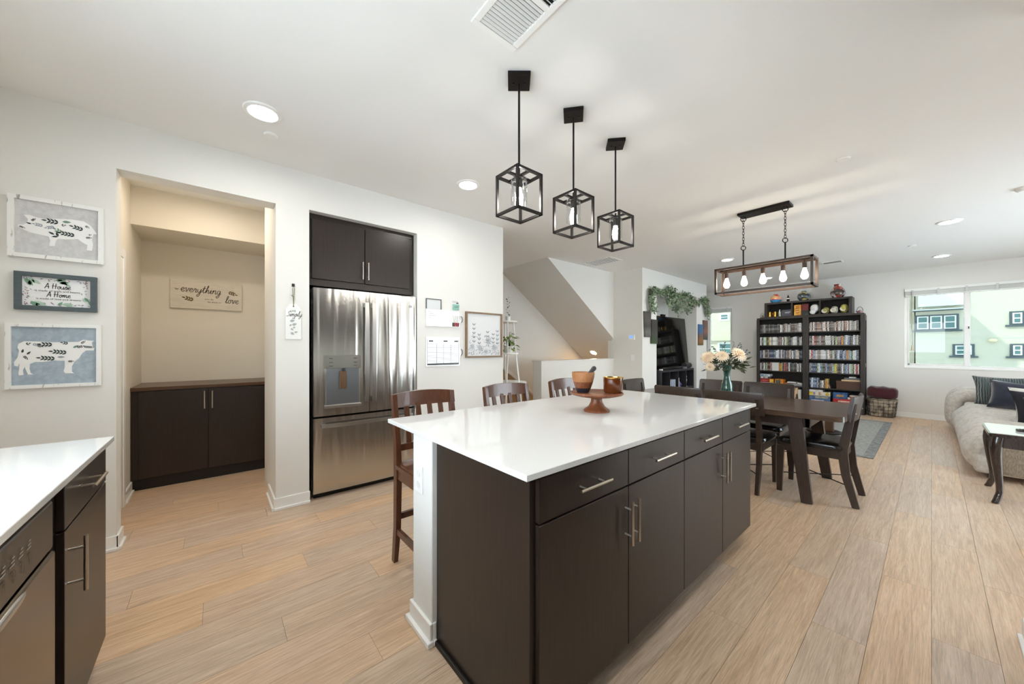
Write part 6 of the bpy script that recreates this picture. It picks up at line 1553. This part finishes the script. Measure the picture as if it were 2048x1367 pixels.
# slim wall art panels
def artp(u0, u1, v0, v1, cols, label, taper=0.0):
    a, c = PPT(u0, v0, WX), PPT(u1, v1, WX); t = T('art_panel', label, 'wall art', (WX, (a.y + c.y) / 2, c.z), group='slim art panels by the niche')
    m = M('art_%d' % u0, cols[0], 0.35, coat=0.3); n = noise(m, coords(m, (3, 3, 3)), 4, 5, 0.7); s = N(m, 'ShaderNodeTexCoord'); sp_ = N(m, 'ShaderNodeSeparateXYZ'); L(m, s.outputs['Generated'], sp_.inputs[0])
    ad = N(m, 'ShaderNodeMath', operation='MULTIPLY_ADD'); ad.inputs[1].default_value = 0.35; L(m, n.outputs[0], ad.inputs[0]); L(m, sp_.outputs[2], ad.inputs[2])
    L(m, ramp(m, ad.outputs[0], [(0.15 + i * 0.9 / len(cols), c_) for i, c_ in enumerate(cols)]).outputs[0], BS(m).inputs['Base Color'])
    d = (c.y - a.y) * taper
    O('panel', prism(nb(), [(a.y + d, c.z), (c.y - d * 0.3, c.z), (c.y, a.z), (a.y, a.z)], WX - 0.008, WX + 0.022, SK), m, t)
artp(1287, 1300, 622, 674, [(70, 68, 66), (110, 106, 102), (58, 56, 56), (84, 80, 76)], 'tapered dark grey art panel, leftmost by the niche', 0.12)
artp(1301, 1313, 638, 687, [(70, 90, 56), (60, 72, 56), (70, 70, 66), (58, 56, 52)], 'dark green and black art panel left of the television', 0)
artp(1396, 1404.8, 648, 690, [(96, 90, 60), (150, 104, 56), (120, 90, 70), (60, 104, 150)], 'blue over ochre art panel right of the television', 0)
artp(1405.5, 1413.5, 640, 679, [(60, 90, 96), (90, 80, 76), (150, 96, 80), (110, 80, 70)], 'rust and teal art panel, rightmost by the niche', 0)
# thermostat and switch
t = T('thermostat', 'white thermostat with blue screen on the niche side wall', 'thermostat', (-3.565, 5.9, 1.44))
O('case', BX(-3.625, -3.505, 5.876, 5.8995, 1.44, 1.536, 0.004, 2), PWHITE, t); O('display', BX(-3.605, -3.535, 5.8745, 5.876, 1.468, 1.522), emis('blue_lcd', (120, 160, 226), 0.5), t)
def switch(name, x, y, z, label, wdt=0.075, axis='y'):
    t = T(name, label, 'switch', (x, y, z))
    if axis == 'y':
        O('plate', BX(x - wdt / 2, x + wdt / 2, y - 0.006, y - 0.0005, z - 0.058, z + 0.058, 0.002), PWHITE, t); O('rocker', BX(x - 0.017, x + 0.017, y - 0.01, y - 0.006, z - 0.033, z + 0.033, 0.001), TRIM, t)
switch('light_switch', -3.544, 5.9, 1.11, 'white light switch below the thermostat')
t = T('light_switch', 'white light switch inside the pantry right jamb', 'switch', (-4.3, 0.481, 1.15))
O('plate', BX(-4.39, -4.31, 0.474, 0.4805, 1.09, 1.21, 0.002), PWHITE, t); O('rocker', BX(-4.367, -4.333, 0.47, 0.474, 1.117, 1.183, 0.001), TRIM, t)

# ---- plant stand past the wall end
pl = T('plant_stand', 'white ladder plant stand past the kitchen wall end', 'plant stand', (-3.66, 2.98, 0))
for s in (-1, 1):
    for e_ in (-1, 1): O('leg', tube(nb(), [(-3.66 + s * 0.19, 2.98 + e_ * 0.19, 0), (-3.66 + s * 0.12, 2.98 + e_ * 0.07, 1.22), (-3.66 + s * 0.09, 2.98 + e_ * 0.05, 1.64)], 0.010, 8), TRIM, pl, smooth=True)
for z, r in ((0.82, 0.27), (1.205, 0.16), (1.625, 0.15)): O('shelf', lathe(nb(), [(0, 0), (r, 0), (r + 0.004, 0.006), (r, 0.02), (0, 0.02)], (-3.66, 2.98, z), 28), TRIM, pl, smooth=True, ang=0.5)
pp = T('potted_plant', 'leafy green plant in a white pot on the plant stand', 'plant', (-3.60, 2.97, 1.225))
O('pot', lathe(nb(), [(0, 0), (0.05, 0), (0.068, 0.085), (0.06, 0.085), (0.055, 0.07), (0, 0.07)], (-3.60, 2.97, 1.2255), 20), PWHITE, pp, smooth=True)
rnd = random.Random(4); b = nb(); sb = nb()
for k in range(46):
    a = rnd.uniform(0, 2 * pi); r = rnd.uniform(0.02, 0.12); h = 1.30 + rnd.uniform(0.02, 0.20) - r * 0.5
    c = Vector((-3.60 + r * cos(a), 2.97 + r * sin(a), h)); tube(sb, [(-3.60, 2.97, 1.29), tuple(c)], 0.002, 4)
    leafmesh(b, c, Vector((cos(a), sin(a), rnd.uniform(-0.9, 0.2))), Vector((rnd.uniform(-.3, .3), rnd.uniform(-.3, .3), 1)), rnd.uniform(0.06, 0.095), rnd.uniform(0.035, 0.055))
O('stems', sb, LF[0], pp); O('leaves', b, speck('pothos', (96, 128, 52), (140, 160, 70), 0.45, 20, 0.4, 0.65), pp, kind='stuff')
t = T('small_planter', 'small dark sprig in a white pot atop plant stand', 'plant', (-3.62, 2.98, 1.645))
O('pot', lathe(nb(), [(0, 0), (0.03, 0), (0.036, 0.06), (0.03, 0.06), (0, 0.05)], (-3.62, 2.98, 1.6455), 16), PWHITE, t, smooth=True)
b = nb()
for k in range(12): leafmesh(b, Vector((-3.62 + 0.01 * cos(k), 2.98 + 0.01 * sin(k), 1.70 + 0.022 * k)), Vector((cos(k * 2.4), sin(k * 2.4), 0.6)), Vector((0, 0, 1)), 0.045, 0.02)
O('leaves', b, M('sprig_dark', (52, 60, 56), 0.5), t, kind='stuff')
